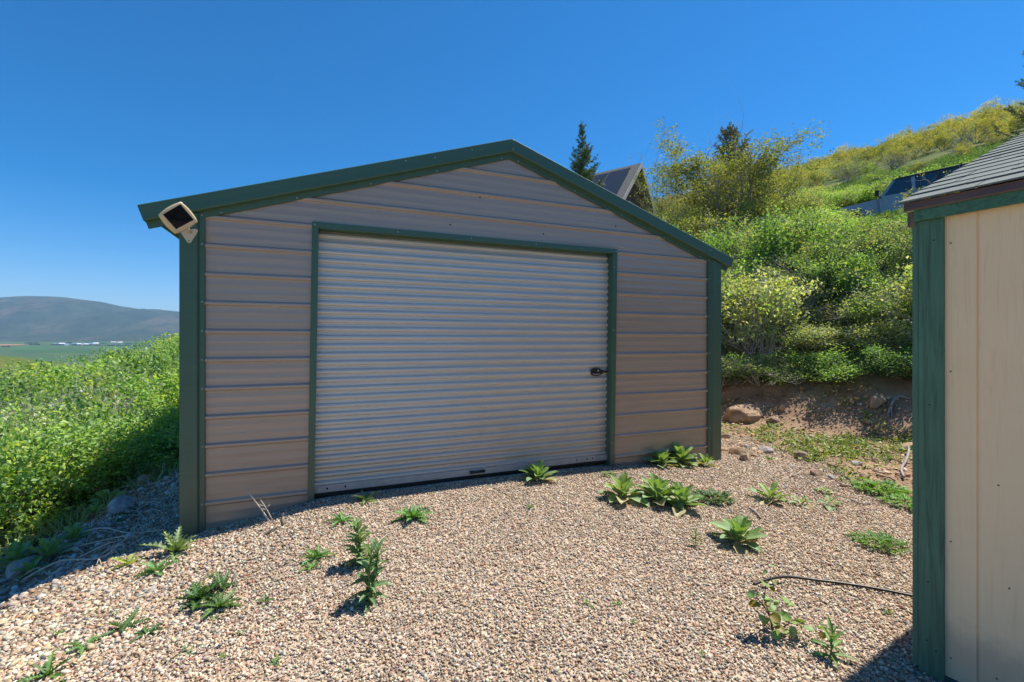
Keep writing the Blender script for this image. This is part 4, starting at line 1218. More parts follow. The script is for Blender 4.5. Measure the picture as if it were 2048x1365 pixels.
    def arch(xc, y, r0, r1, w):
        mb = MB(); n = 12
        ring = [(xc + r0 * math.cos(a), r0 * math.sin(a)) for a in np.linspace(-.1, math.pi + .1, n)] + [(xc + r1 * math.cos(a), r1 * math.sin(a)) for a in np.linspace(math.pi + .1, -.1, n)]
        mb.prism([(a, b + .40) for a, b in ring], lambda a, b: (a, y, b), lambda a, b: (a, y + w, b)); build(mb, 'fender', M['carpaint'])
    for xc in (0.0, 3.0):
        for y in (-.90, .64):
            arch(xc, y, .47, .53, .26)
            w = empty('wheel', (xc, y + .13, .40)); w.parent = root
            mb = MB(); n = 28
            pr = [(.26, -.10), (.36, -.115), (.395, -.09), (.40, 0), (.395, .09), (.36, .115), (.26, .10)]
            vs = []; k = len(pr)
            for i in range(n):
                a = 2 * math.pi * i / n
                vs += [(r_ * math.cos(a), o_, r_ * math.sin(a)) for r_, o_ in pr]
            mb.add(vs, [(i * k + j, ((i + 1) % n) * k + j, ((i + 1) % n) * k + (j + 1) % k, i * k + (j + 1) % k) for i in range(n) for j in range(k)], True)
            mb.build('tyre', M['tyre'], w)
            mb = MB(); mb.prism([(.262 * math.cos(a), .262 * math.sin(a)) for a in np.linspace(0, 6.283, 25)[:-1]], lambda a, b: (a, -.07, b), lambda a, b: (a, .07, b))
            s_ = -1 if y < 0 else 1
            for q in range(5):
                a = q * 1.2566; mb.tube([(.05 * math.cos(a), s_ * .08, .05 * math.sin(a)), (.24 * math.cos(a), s_ * .095, .24 * math.sin(a))], [.035, .028], 6)
            mb.build('rim', M['rim'], w)
    mb = MB(); mb.box((-.72, -.78, .50), (-.50, .78, .68)); build(mb, 'front_bumper', M['black'], bev=.03)
    mb = MB(); mb.box((3.74, -.78, .50), (3.92, .78, .68)); build(mb, 'rear_bumper', M['black'], bev=.03)
    mb = MB(); mb.box((-.50, -.50, .70), (-.482, .50, 1.0)); build(mb, 'grille', M['black'])
    for y in (-.46, .46):
        mb = MB(); mb.prism([(.085 * math.cos(a), .085 * math.sin(a)) for a in np.linspace(0, 6.283, 17)[:-1]], lambda a, b: (-.50, y + a, .87 + b), lambda a, b: (-.53, y + a, .87 + b)); build(mb, 'headlight', M['lamp'])
    return root

def curve_thing(name, pts, rad, mat, label, cat, n=6, group=None):
    """hose, root or stalk: smooth tube through the points"""
    P = [Vector(p) for p in pts]; out = []
    for i in range(len(P) - 1):
        p0, p1, p2, p3 = P[max(i - 1, 0)], P[i], P[i + 1], P[min(i + 2, len(P) - 1)]
        for k in range(6):
            f = k / 6
            out.append(.5 * ((2 * p1) + (p2 - p0) * f + (2 * p0 - 5 * p1 + 4 * p2 - p3) * f * f + (-p0 + 3 * p1 - 3 * p2 + p3) * f ** 3))
    out.append(P[-1])
    if not hasattr(rad, '__len__'): rad = [rad, rad]
    rr = np.interp(np.linspace(0, 1, len(out)), np.linspace(0, 1, len(rad)), rad)
    mb = MB(); mb.tube(out, list(rr), n)
    return tag(mb.build(name, mat), label, cat, group)

# ================================================================== assembly
build_ground()
build_mountain()
build_garage()
build_solar_light()
build_shed()
build_house()
build_car()
build_gravel()

def proj(x, y, z): return 1024 + F * x / y, 682.5 - F * (z - EYE) / y

# ---- shrub prototypes ----------------------------------------------------
PL = [make_shrub_proto('p', 101, 1.5, 1.3, 10, 8000, .074, .050, GREEN, 4, sig=.125, lean=1.2, leafm='leaf_near', clump=60, first=.1),
      make_shrub_proto('p', 102, 1.3, 1.4, 11, 8000, .070, .049, GREEN[:3] + GREEN[4:], 3, sig=.13, lean=1.3, leafm='leaf_near', clump=70, first=.1),
      make_shrub_proto('p', 103, 1.6, 1.2, 9, 7800, .074, .050, DEEP + GREEN[:2], 5, sig=.13, lean=1.0, leafm='leaf_near', clump=60, first=.1),
      make_shrub_proto('p', 104, 1.5, 1.2, 8, 3000, .068, .046, GREEN + OLIVE[:1], 9, sig=.11, lean=1.0, bark='palebark', leafm='leaf_near', clump=22),
      make_shrub_proto('p', 105, 1.4, 1.3, 9, 4800, .070, .049, DEEP + GREY[:1], 3, sig=.11, lean=1.1, bark='greybark', leafm='leaf_near', clump=34, first=.1)]
PR = [make_shrub_proto('p', 111, 1.3, 1.3, 11, 8000, .058, .039, GREEN[:4] + GREY[:3] + OLIVE[:1], 5, sig=.10, lean=1.3, bark='palebark', leafm='leaf_near', clump=44, first=.05),
      make_shrub_proto('p', 112, 1.3, 1.3, 11, 7000, .058, .039, OLIVE + GREY + GREEN[:1], 9, sig=.10, lean=1.3, bark='palebark', leafm='leaf_near', clump=36, first=.05),
      make_shrub_proto('p', 113, 1.4, 1.2, 8, 2000, .058, .039, OLIVE + YELL[4:] + GREY[:1], 13, sig=.09, lean=.9, bark='palebark', leafm='leaf_near', clump=18, first=.1),
      make_shrub_proto('p', 114, 1.2, 1.3, 12, 8800, .056, .039, DEEP + GREEN[:2], 2, sig=.10, lean=1.4, leafm='leaf_near', clump=50, first=.03)]
PB = [make_shrub_proto('p', 121, 1.7, .9, 5, 800, .055, .034, YELL, 5, sig=.07, lean=.55, bark='greybark', wig=.4, base_r=.022),
      make_shrub_proto('p', 122, 1.6, .9, 4, 420, .055, .034, OLIVE + YELL, 6, sig=.07, lean=.6, bark='palebark', wig=.45, base_r=.022)]
PO = [make_shrub_proto('p', 131, 3.0, 1.6, 6, 4200, .11, .07, YELL, 1, sig=.19, lean=.7, bark='greybark', base_r=.045, clump=40),
      make_shrub_proto('p', 132, 2.7, 1.8, 7, 3800, .11, .07, OLIVE + YELL[:2], 3, sig=.2, lean=.8, bark='greybark', base_r=.045, clump=40),
      make_shrub_proto('p', 133, 2.6, 1.6, 7, 3000, .09, .06, GREY + OLIVE[:1], 6, sig=.17, lean=.7, bark='palebark', base_r=.035, clump=30),
      make_shrub_proto('p', 134, 2.2, 1.8, 9, 4600, .09, .065, GREEN + DEEP, 0, sig=.18, lean=1.0, base_r=.03, clump=40),
      make_shrub_proto('p', 135, 2.8, 1.5, 9, 350, .09, .06, OLIVE, 9, sig=.15, lean=.7, bark='greybark', base_r=.04, clump=10)]

def grown(rg, n, tx0, tx1, d0, d1, pw=.5):
    t = rg.uniform(tx0, tx1, n); y = d0 + (d1 - d0) * rg.uniform(0, 1, n) ** (1 / (1 + pw))
    return t * y, y

def too_close(x, y, lst, mind):
    return any((x - a) ** 2 + (y - b) ** 2 < mind * mind for a, b in lst)

# ---- thicket on the slope left of the garage ------------------------------
rg = np.random.default_rng(11)
taken = []; nl = 0
xs, ys = grown(rg, 3400, -1.42, -.42, 5.2, 42, .25)
hs = H(xs, ys, False)
order = np.argsort(ys)
for i in order:
    x, y, h0 = xs[i], ys[i], hs[i]
    px, py = proj(x, y, h0)
    if py > np.interp(px, [-250, 0, 100, 250, 360], [1190, 1105, 1055, 985, 915]) - 4: continue
    t_, o_ = toG(x, y)
    if t_ > -1.15 and o_ > -8: continue
    md = np.interp(y, [5, 12, 40], [.78, 1.2, 2.2]) * rg.uniform(.8, 1.25)
    if too_close(x, y, taken, md): continue
    sky = np.interp(px, [-300, 0, 60, 110, 150, 215, 250, 290, 330, 420], [770, 745, 735, 728, 722, 703, 695, 690, 676, 664]) + rg.uniform(-4, 16) + (70 if y < 8 else 45 if y < 10.5 else 20 if y < 14 else 0)
    mh = EYE - (sky - 682.5) / F * y - h0
    h = min(rg.uniform(.6, 2.1) * np.interp(y, [5, 9, 20], [.85, 1.15, 1.5]), mh)
    if h < .45: continue
    taken.append((x, y)); nl += 1
    k = rg.choice(5, p=[.26, .26, .2, .16, .12])
    s = .9 * h / PL[k][1]['tall']
    front = y < 9
    if k == 3: lab = 'half bare leafy shrub with grey twigs in the thicket left of the garage'
    elif k in (0, 1): lab = 'bright green leafy shrub in the thicket on the slope left of the garage'
    else: lab = 'deep green leafy shrub in the thicket on the slope left of the garage'
    place_shrub('shrub', PL, k, (x, y, h0 - .05), rg.uniform(0, 6.28), (max(s, np.interp(y, [5, 12, 40], [.8, 1.05, 1.9])), s), lab, 'shrub', 'thicket shrubs left of the garage' + (', half bare' if k == 3 else ', bright green' if k in (0, 1) else ', deep green'))
    if nl >= 240: break
print('left shrubs', nl)
PF = [make_shrub_proto('p', 141, 1.5, 1.2, 9, 4200, .075, .055, GREEN + [(.74, .74, .68)] * 4, 2, sig=.07, lean=1.0, bark='greybark', clump=16),
      make_shrub_proto('p', 142, 1.6, 1.2, 7, 160, .045, .03, OLIVE, 9, sig=.1, lean=1.1, bark='palebark', clump=8, wig=.5, base_r=.02)]
for px, D, top, k, lab in ((14, 7.4, 862, 0, 'white flowering shrub at the front of the left thicket'), (225, 10.5, 795, 0, 'white flowering shrub in the middle of the left thicket')):
    x = (px - 1024) / F * D; h0 = Hs(x, D); h = EYE - (top - 682.5) / F * D - h0
    place_shrub('flowering_shrub', PF, k, (x, D, h0 - .05), D, (.8, h / PF[k][1]['tall']), lab, 'shrub', None)
for q, (px, D, top) in enumerate(((40, 8.0, 815), (190, 8.5, 845), (300, 9.5, 735), (330, 11, 705), (285, 13, 690), (110, 9.5, 800), (245, 8.0, 890), (70, 7.0, 900), (345, 9.0, 800), (20, 12, 760), (160, 12, 745), (215, 7.3, 900))):
    x = (px - 1024) / F * D; h0 = Hs(x, D); h = EYE - (top - 682.5) / F * D - h0
    place_shrub('bare_shrub', PF, 1, (x, D, h0 - .05), q * 1.9, (min(1.1, max(.7, h * .55)), h / 1.75), 'bare pale grey shrub among the green leaves of the left thicket', 'shrub', 'bare shrubs in the left thicket')

# ---- bushes on the cut slope right of the garage ----------------------------
rg = np.random.default_rng(12)
taken = []; nr = 0
xs, ys = grown(rg, 3800, .30, 1.2, 7.4, 30, .3)
hs = H(xs, ys, False); sds = pad_sd(xs, ys)
for i in np.argsort(ys):
    x, y, h0 = xs[i], ys[i], hs[i]
    px, py = proj(x, y, h0)
    if sds[i] < .8: continue
    if py > np.interp(px, [1300, 1440, 1500, 1650, 1830, 2100], [800, 800, 772, 764, 785, 800]): continue
    ca, cb_ = (x - 14.0) * .8 - (y - 19.0) * .6, (x - 14.0) * .6 + (y - 19.0) * .8
    if -1.6 < ca < 6 and -1.7 < cb_ < 2.2: continue
    md = np.interp(y, [7, 12, 20, 30], [.66, .95, 1.3, 1.9]) * rg.uniform(.8, 1.3)
    if too_close(x, y, taken, md): continue
    sky = np.interp(px, [1300, 1440, 1560, 1650, 1690, 1720, 1830, 1900, 2100], [430, 455, 425, 420, 446, 450, 446, 395, 330]) + rg.uniform(0, 22)
    if (x - 14.0) * .6 + (y - 19.0) * .8 > 1: sky = np.interp(px, [1300, 1440, 1540, 1600, 1700, 1830, 2100], [440, 440, 400, 385, 385, 350, 300]) + rg.uniform(0, 10)
    mh = EYE - (sky - 682.5) / F * y - h0
    h = min(rg.uniform(.6, 1.6) * np.interp(y, [7, 10, 20], [.8, 1.1, 1.3]), mh)
    if h < .35: continue
    taken.append((x, y)); nr += 1
    if (x - 14.0) * .6 + (y - 19.0) * .8 > 1: k = rg.choice(4, p=[.4, .1, .1, .4])
    else: k = rg.choice(4, p=[.28, .28, .22, .22])
    if py > 690: k = rg.choice((0, 3, 1)); h = min(h, .52)
    s = h / PR[k][1]['tall']
    lab = ['fresh green leafy bush on the slope right of the garage', 'olive green leafy bush on the slope right of the garage', 'thin twiggy bush with yellow-green leaves on the slope right of the garage', 'dense deep green bush on the slope right of the garage'][k]
    place_shrub('bush', PR, k, (x, y, h0 - .05), rg.uniform(0, 6.28), (max(s, np.interp(y, [7, 12, 23], [.75, 1.0, 1.5])), s), lab, 'bush', ['fresh green', 'olive green', 'twiggy', 'deep green'][k] + ' bushes on the slope right of the garage')
    if nr >= 290: break
print('right bushes', nr)

# nearly bare seedlings standing above the bushes
for q, (px, D, top, k) in enumerate([(1600, 10.5, 560, 1), (1672, 10.2, 515, 1), (1500, 9.6, 560, 0), (1545, 12, 470, 0), (1760, 10.0, 415, 0), (1745, 9.4, 520, 1), (1720, 11.0, 480, 0), (1625, 12.5, 455, 0), (1890, 9.0, 330, 1), (1850, 10.5, 345, 0), (1470, 11, 500, 1), (1575, 11.2, 500, 1), (1790, 8.9, 560, 0), (1530, 9.0, 620, 1), (1690, 9.0, 600, 0)]):
    x = (px - 1024) / F * D; h0 = Hs(x, D); s = (EYE - (top - 682.5) / F * D - h0) / 1.75
    place_shrub('twiggy_shrub', PB, k, (x, D, h0 - .05), q * 1.7, (min(max(.5, s * .8), 1.1), s), 'nearly bare grey stemmed shrub with a few yellow leaves among green bushes', 'shrub', 'nearly bare shrubs on the right slope')

# ---- trees ------------------------------------------------------------------
def leafy_tree(name, px, D, top, seed, w, n, cols, label, stems=6, L=.055, bare=3, sig=.10, lean=.6, first=.15):
    x = (px - 1024) / F * D; h0 = Hs(x, D); h = EYE - (top - 682.5) / F * D - h0
    b, c = make_shrub_proto('p', seed, h * .92, w, stems, n, L, L * .62, cols, bare, 4, sig, None, (4, 6), lean, 'greybark', h * .012, first, .6, 18, .26)
    return place_shrub(name, [(b, c)], 0, (x, D, h0 - .1), 0, (w, h / c['tall'] * .97), label, 'tree', None)
leafy_tree('oak_tree', 1450, 17.5, 288, 301, 1.45, 34000, OLIVE[:2] + YELL[:3] + YELL[4:] + OLIVE[3:], 'yellow-green young oak tree in front of the spruce with brown cones', 10, .06, 8, .095, .8)
leafy_tree('oak_tree', 1322, 19, 325, 302, .6, 5200, YELL[:3] + OLIVE[1:2], 'thin yellow leaved tree between the wooden house and the larger oak tree', 6, .06, 3, .11, .4)
leafy_tree('oak_tree', 1545, 19.5, 360, 303, 1.1, 12000, YELL[1:3] + OLIVE, 'sparse olive and yellow tree right of the spruce with brown cones', 7, .055, 5, .10, .6)
leafy_tree('oak_tree', 1395, 15, 420, 304, 1.2, 15000, YELL[1:3] + OLIVE, 'low yellow-green oak tree behind the right eave of the garage', 7, .055, 3, .10, .7)

leafy_tree('oak_tree', 1340, 16, 405, 305, 1.2, 14000, YELL[1:3] + OLIVE, 'low yellow leaved oak tree just above the garage roof edge', 7, .055, 4, .10, .8)
leafy_tree('oak_tree', 1508, 16, 405, 306, 1.2, 15000, YELL[1:2] + OLIVE + DEEP[:2], 'low oak tree with grey stems at the right foot of the larger oak tree', 8, .055, 5, .10, .8)
leafy_tree('oak_tree', 1590, 17, 395, 307, 1.0, 9000, OLIVE + GREY[:2], 'thin olive oak tree between the larger oak tree and the car', 7, .055, 6, .10, .7)
def spruce_at(px, D, top, *a, **k):
    x = (px - 1024) / F * D; h0 = Hs(x, D); h = EYE - (top - 682.5) / F * D - h0
    return spruce(Vector((x, D, h0)), h, *a, **k)
spruce_at(1164, 22, 243, 2.35, 'slender dark spruce tree beside the wooden house', 201, 36, power=.9, dens=1.25)
spruce_at(1461, 22, 244, 3.0, 'spruce tree with brown cones at its top behind the yellow-green oak', 202, 26, cones=26, dens=1.3, cols=((.15, .19, .08), (.19, .20, .08), (.28, .18, .07)), power=.75)
spruce_at(2192, 8.0, -120, 1.75, 'spruce tree whose branch tips enter beside the shed roof', 203, 34, dens=3.4, needle=(.042, .012), power=.62, cols=((.12, .18, .09), (.15, .20, .09), (.18, .18, .07)), cones=8, azmask=(math.pi, 1.6))

# ---- scrub oak on the far hillside -----------------------------------------
rg = np.random.default_rng(13)
xs, ys = grown(rg, 5200, .24, 1.5, 24, 190, 1.0)
rr = np.hypot(xs, ys); hs = H(xs, ys, False)
clus = fbm(xs, ys, 22, 3, 71)
far = []; taken = []
cell = {}
for i in np.argsort(rr):
    x, y = xs[i], ys[i]
    if rr[i] > 236 or clus[i] < -.45: continue
    px, py = proj(x, y, hs[i])
    if px < 1300 or px > 2260: continue
    md = np.interp(rr[i], [24, 60, 150], [1.9, 2.2, 2.8]) * rg.uniform(.8, 1.35)
    ck = (int(x // 3), int(y // 3))
    if any((x - a) ** 2 + (y - b) ** 2 < md * md for dx in (-1, 0, 1) for dy in (-1, 0, 1) for a, b in cell.get((ck[0] + dx, ck[1] + dy), ())): continue
    ca, cb_ = (x - 14.0) * .8 - (y - 19.0) * .6, (x - 14.0) * .6 + (y - 19.0) * .8
    if -2.5 < ca < 7 and -3 < cb_ < 2.2: continue
    cell.setdefault(ck, []).append((x, y)); far.append(i)
print('far oaks', len(far))
KN = ['yellow leaved', 'olive green', 'silvery grey-green', 'green', 'nearly leafless grey']
def okind(i):
    return rg.choice(5, p=[.46, .22, .12, .08, .12] if clus[i] > .05 else [.28, .26, .14, .18, .14])
for i in far[:270]:
    k = okind(i); s = rg.uniform(.65, 1.1) * np.interp(rr[i], [24, 40, 90], [.62, .85, 1.0])
    px, py = proj(xs[i], ys[i], hs[i])
    if ys[i] < 40:
        sky = np.interp(px, [1300, 1440, 1540, 1600, 1700, 1830, 2100], [450, 440, 400, 372, 352, 320, 250])
        s = min(s, max(.3, (EYE - (sky - 682.5) / F * ys[i] - hs[i]) / PO[k][1]['tall']))
    place_shrub('scrub_oak', PO, k, (xs[i], ys[i], hs[i] - .1), rg.uniform(0, 6.28), (s * 1.1, s * .85), KN[k] + ' scrub oak clump growing on the hillside above the car', 'scrub oak', KN[k] + ' scrub oaks on the hillside')
# the rest, too many and too far to single out
if len(far) > 270:
    PVs = []
    for q in range(5):
        me = PO[q][1]; n = len(me.vertices); co = np.empty(n * 3, np.float32); me.vertices.foreach_get('co', co)
        cc = np.empty(n * 4, np.float32); me.color_attributes['Col'].data.foreach_get('color', cc)
        co = co.reshape(-1, 4, 3); cc = cc.reshape(-1, 4, 4)[..., :3]
        sel = np.random.default_rng(q).choice(len(co), 420, replace=len(co) < 420)
        ce = co[sel].mean(1, keepdims=True)
        PVs.append(((co[sel] - ce) * (3.0 if q < 4 else 1.4) + ce, cc[sel] * (1 if q < 4 else np.array([.5, .42, .42]))))
    V, C = [], []
    for i in far[270:]:
        k = okind(i); v, c = PVs[k]; a = rg.uniform(0, 6.28); s = rg.uniform(.7, 1.15)
        ca, sa = math.cos(a), math.sin(a)
        V.append(np.stack([v[..., 0] * ca - v[..., 1] * sa, v[..., 0] * sa + v[..., 1] * ca, v[..., 2] * .9], -1) * s + np.array([xs[i], ys[i], hs[i] - .1])); C.append(c * rg.uniform(.75, 1.2))
    V = np.concatenate(V).reshape(-1, 3); C = np.concatenate(C).reshape(-1, 3)
    ix = np.arange(len(V)).reshape(-1, 4)
    o = obj('distant_scrub', mesh_np('distant_scrub', V, [np.concatenate([ix[:, [0, 1, 2]], ix[:, [0, 2, 3]]])], False, C), M['leaf_far'])
    tag(o, 'distant yellow and olive oak scrub covering the hill up to its crest', 'scrub', None, 'stuff')

# ---- ground cover ------------------------------------------------------------
rg = np.random.default_rng(14)
# bright herbage under the bushes on the right slope
x, y = grown(rg, 6500, .3, 1.3, 8, 40, .5); sd = pad_sd(x, y)
k = (sd > 1.7); pos = np.stack([x[k], y[k], 0 * x[k]], 1)
blades('herbage', pos, .24, .06, DEEP + GREEN[3:4] + [(.2, .27, .05)], rg, 7, .2, 'bright green herbage between the bushes on the right slope', 'herbage', 'leaf', .9)
# long grass at the foot of the left thicket
x = rg.uniform(-10, -3.3, 1900); y = rg.uniform(2.2, 10, 1900); sd = pad_sd(x, y); nz = fbm(x, y, 1.0, 3, 81)
px, py = proj(x, y, H(x, y, False)); line = np.interp(px, [-600, 0, 100, 250, 360], [1330, 1120, 1065, 990, 920])
k = (sd > .55) & (nz + .75 * sstep(95, -15, py - line) > .66); pos = np.stack([x[k], y[k], 0 * x[k]], 1)
blades('grass', pos, .24, .014, [(.20, .30, .09), (.24, .34, .10), (.28, .33, .14), (.42, .38, .22)], rg, 15, .09, 'long green grass at the foot of the thicket left of the garage', 'grass', 'weed', .55)
# sparse little weeds over the bare soil
def leafy_cover(name, x, y, per, sig, L, cols, label, cat):
    n = len(x) * per; X = np.repeat(x, per) + rg.normal(0, sig, n); Y = np.repeat(y, per) + rg.normal(0, sig, n)
    ok = ~in_buildings(X, Y, .04); X, Y = X[ok], Y[ok]; n = len(X)
    P = np.stack([X, Y, H(X, Y) + rg.uniform(.0, .05, n)], 1)
    D = rg.normal(0, 1, (n, 3)) * np.array([1, 1, .5]) + np.array([0, 0, .25]); N = rg.normal(0, .5, (n, 3)) + np.array([0, 0, 1])
    C = np.array(cols)[rg.integers(0, len(cols), n)] * rg.uniform(.7, 1.3, (n, 1)); s = rg.uniform(.5, 1.3, n)
    V, T, CC = leaf_quads(P, D, N, L * s, L * .5 * s, C)
    return tag(obj(name, mesh_np(name, V, [T], False, CC), M['weed']), label, cat, None, 'stuff')
x = rg.uniform(2.3, 8, 2600); y = rg.uniform(4.0, 9.5, 2600); sd = pad_sd(x, y); nz = fbm(x, y, .8, 3, 83)
k = (sd < 1.25) & (x > edge_x(y) - .1) & (nz + RNG.normal(0, .25, len(x)) > .22 + .15 * sstep(.5, 1.2, sd)); leafy_cover('soil_weeds', x[k], y[k], 15, .07, .055, [(.22, .31, .07), (.30, .36, .07), (.36, .38, .08), (.16, .24, .07)], 'low yellow-green weeds scattered over the bare soil by the cut bank', 'weeds')
x = rg.uniform(-8, -2.9, 900); y = rg.uniform(2.4, 9, 900); sd = pad_sd(x, y); nz = fbm(x, y, .7, 3, 84)
k = (sd > .3) & (nz > .15); leafy_cover('bank_weeds', x[k], y[k], 22, .07, .06, [(.06, .11, .04), (.08, .14, .05), (.05, .09, .035)], 'low green weeds on the shaded cobble bank', 'weeds')

# ---- plants in the gravel -------------------------------------------------------
gm = 'felted mulleins in the gravel'
mullein(at(1076, 962), .235, 'broad-leaved mullein rosette growing against the white roll-up door', 401, 24)
mullein(at(1322, 932), .25, 'left big mullein rosette against the tan wall right of the door', 402, 20)
mullein(at(1362, 930), .30, 'largest and tallest of the mullein rosettes against the tan wall', 403, 26, tall=1.1)
mullein(at(1411, 932), .17, 'small mullein rosette at the foot of the right green corner post', 404, 14)
mullein(at(1244, 998), .275, 'left rosette of the mullein trio in front of the tan wall', 405, 20)
mullein(at(1316, 1004), .29, 'middle grey-green rosette of the mullein trio in front of the tan wall', 406, 24, dead=4)
mullein(at(1362, 1016), .27, 'right rosette of the mullein trio, next to the dark cut-leaved mat', 407, 18)
mullein(at(1478, 1088), .255, 'lone mullein rosette in the middle of the gravel right of the trio', 408, 22, dead=3)
mullein(at(1541, 1002), .22, 'medium mullein rosette beside two tiny seedlings by the bare soil', 409, 13, tall=.8)
mullein(at(1600, 1010), .13, 'tiny mullein seedling close beside the medium rosette', 410, 8, tall=.75)
mullein(at(1660, 1014), .14, 'tiny mullein seedling furthest towards the shed', 411, 7, tall=.7, dead=0)
mullein(at(1650, 987), .11, 'tiny yellowish rosette behind the seedlings by the bare soil', 412, 9, tall=.6, dead=1)
tall_weed(at(1661, 1322), .145, 'short leafy plant by the edge of the shed shadow', 421, 20, Lf=.75, col=(.16, .25, .07), lean=.05, cat='plant', wr=.2)
tall_weed(at(1392, 1094), .125, 'small upright plant left of the lone mullein', 422, 20, Lf=.55, col=(.13, .20, .06), wr=.18)
tall_weed(at(722, 1132), .29, 'upright lance-leaved weed, the rear one of a pair', 423, 30, Lf=.40, stems=2, lean=.12)
tall_weed(at(740, 1208), .32, 'upright lance-leaved weed, the front one of a pair', 424, 26, Lf=.36, stems=2, lean=.16)
sapling(at(1548, 1278), 'round-leaved sapling with reddish stems beside the black hose end')
mat_weed(at(1424, 1000), .20, 'dark green cut-leaved mat beside the mullein trio', 431, 90, col=(.045, .10, .03))
mat_weed(at(1758, 1092), .19, 'fern-like green mat in the gravel left of the shed corner', 432, 70, col=(.075, .16, .03))
mat_weed(at(1762, 985), .26, 'bright green weed mat at the gravel edge behind the shed corner', 433, 90, col=(.10, .20, .035))
mat_weed(at(1812, 1012), .22, 'bright green weed mat touching the shed corner in view', 434, 70, col=(.09, .19, .03))
mat_weed(at(1218, 952), .09, 'fine feathery weed at the right foot of the door', 435, 60, col=(.12, .17, .06))
thistle(at(732, 1003), .16, 'pale spiny weed at the left foot of the roll-up door', 441, 10, col=(.12, .19, .07))
thistle(at(684, 1045), .15, 'low jagged weed left of the bushy thistle', 442, 9, rng_el=(.0, .5))
thistle(at(824, 1038), .20, 'bushy dark thistle in the gravel in front of the door', 443, 18)
thistle(at(636, 1120), .16, 'small thistle left of the lance-leaved pair', 444, 10)
thistle(at(624, 1140), .09, 'tiny thistle just in front of the small thistle', 445, 8)
thistle(at(352, 1108), .24, 'tall pale jagged weed at the foot of the left green corner post', 446, 14, col=(.15, .21, .085), rng_el=(.1, 1.25))
thistle(at(313, 1147), .16, 'jagged weed below the pale weed of the left corner post', 447, 10)
thistle(at(398, 1205), .20, 'left dark thistle of a group of three near the left corner', 448, 13, col=(.055, .115, .03), rng_el=(.05, 1.0))
thistle(at(443, 1180), .15, 'rear dark thistle of a group of three near the left corner', 449, 9, col=(.05, .105, .03))
thistle(at(438, 1218), .16, 'front dark thistle of a group of three near the left corner', 450, 12, col=(.06, .125, .03))
thistle(at(246, 1262), .13, 'dark spiky weed in the lower left gravel, left of a smaller one', 451, 8, col=(.055, .11, .035))
thistle(at(294, 1274), .11, 'smaller flat weed right of the dark spiky weed', 452, 6, rng_el=(0, .4), col=(.06, .12, .035))
thistle(at(170, 1298), .12, 'flat weed between the dark spiky weed and the lowest left corner', 453, 7, rng_el=(0, .5))
thistle(at(102, 1316), .06, 'tiniest sprout in the lower left gravel', 454, 5)
thistle(at(95, 1356), .13, 'weed at the bottom edge of the lower left gravel', 455, 9, col=(.07, .15, .035))
thistle(at(1060, 1020), .07, 'tiny weed alone in the gravel in front of the door mullein', 456, 6, rng_el=(.3, 1.1))
thistle(at(1175, 1212), .05, 'tiny bright sprout in the empty middle of the gravel', 457, 6, col=(.12, .2, .04))
thistle(at(258, 1132), .15, 'bright yellow-green weed at the edge of the garage shadow', 458, 8, col=(.2, .25, .05), lob=10)
thistle(at(1540, 920), .10, 'small green weed among stones right of the garage corner', 459, 7, col=(.10, .2, .04))
for q, (px, py) in enumerate([(45, 1095), (120, 1060), (95, 1120), (190, 1030), (150, 1085), (215, 1010), (60, 1150), (140, 1050), (30, 1130)]):
    mullein(at(px, py), .15 + .04 * (q % 3), 'broad grey-green leafy plant at the foot of the thicket left of the garage', 470 + q, 14, 'leafy_plant', 'leafy plants at the foot of the thicket')

# ---- hose, twigs, stalks, roots ---------------------------------------------------
def onground(pp, lift): 
    out = []
    for k, (px, py) in enumerate(pp):
        p = at(px, py); p.z += lift[k] if hasattr(lift, '__len__') else lift
        out.append(p)
    return out
curve_thing('hose', onground([(1508, 1187), (1535, 1176), (1572, 1167), (1625, 1168), (1700, 1176), (1765, 1188), (1840, 1203)], [.05, .05, .04, .025, .02, .02, .02]), .0085, M['black'], 'thin black hose lying on the gravel from the sapling to the shed', 'hose', 8)
# dead twig near the left wall
b = at(545, 1048); r0 = empty('dead_twig', b, 'bare dead twig sticking out of the gravel before the left wall', 'twig')
def brk(pts, rad, nm, par, mat='straw'):
    mb = MB(); mb.tube(pts, rad, 6); return mb.build(nm, M[mat], par)
def rel(px, py, D): return pix(px, py, D) - b
D0 = b.y
brk([(0, 0, -.02), rel(522, 1018, D0), rel(508, 1000, D0), rel(491, 978, D0)], [.006, .005, .004, .0025], 'stem', r0)
brk([rel(548, 1047, D0 + .02), rel(535, 1022, D0), rel(528, 1010, D0), rel(521, 1000, D0)], [.005, .004, .003, .002], 'stem', r0)
for q, (p0, p1) in enumerate((((529, 1013), (513, 1008)), ((532, 1016), (540, 1010)), ((531, 1020), (524, 1017)))): brk([rel(*p0, D0), rel(*p1, D0 + .01)], [.003, .0018], 'twig', r0)
brk([rel(566, 1052, D0 - .1), rel(562, 1040, D0 - .1), rel(567, 1026, D0 - .1)], [.010, .008, .004], 'stem', r0, 'bark')
brk([rel(512, 1088, D0 - .25), rel(540, 1062, D0 - .2), rel(556, 1053, D0 - .15)], [.009, .008, .006], 'stem', r0, 'bark')
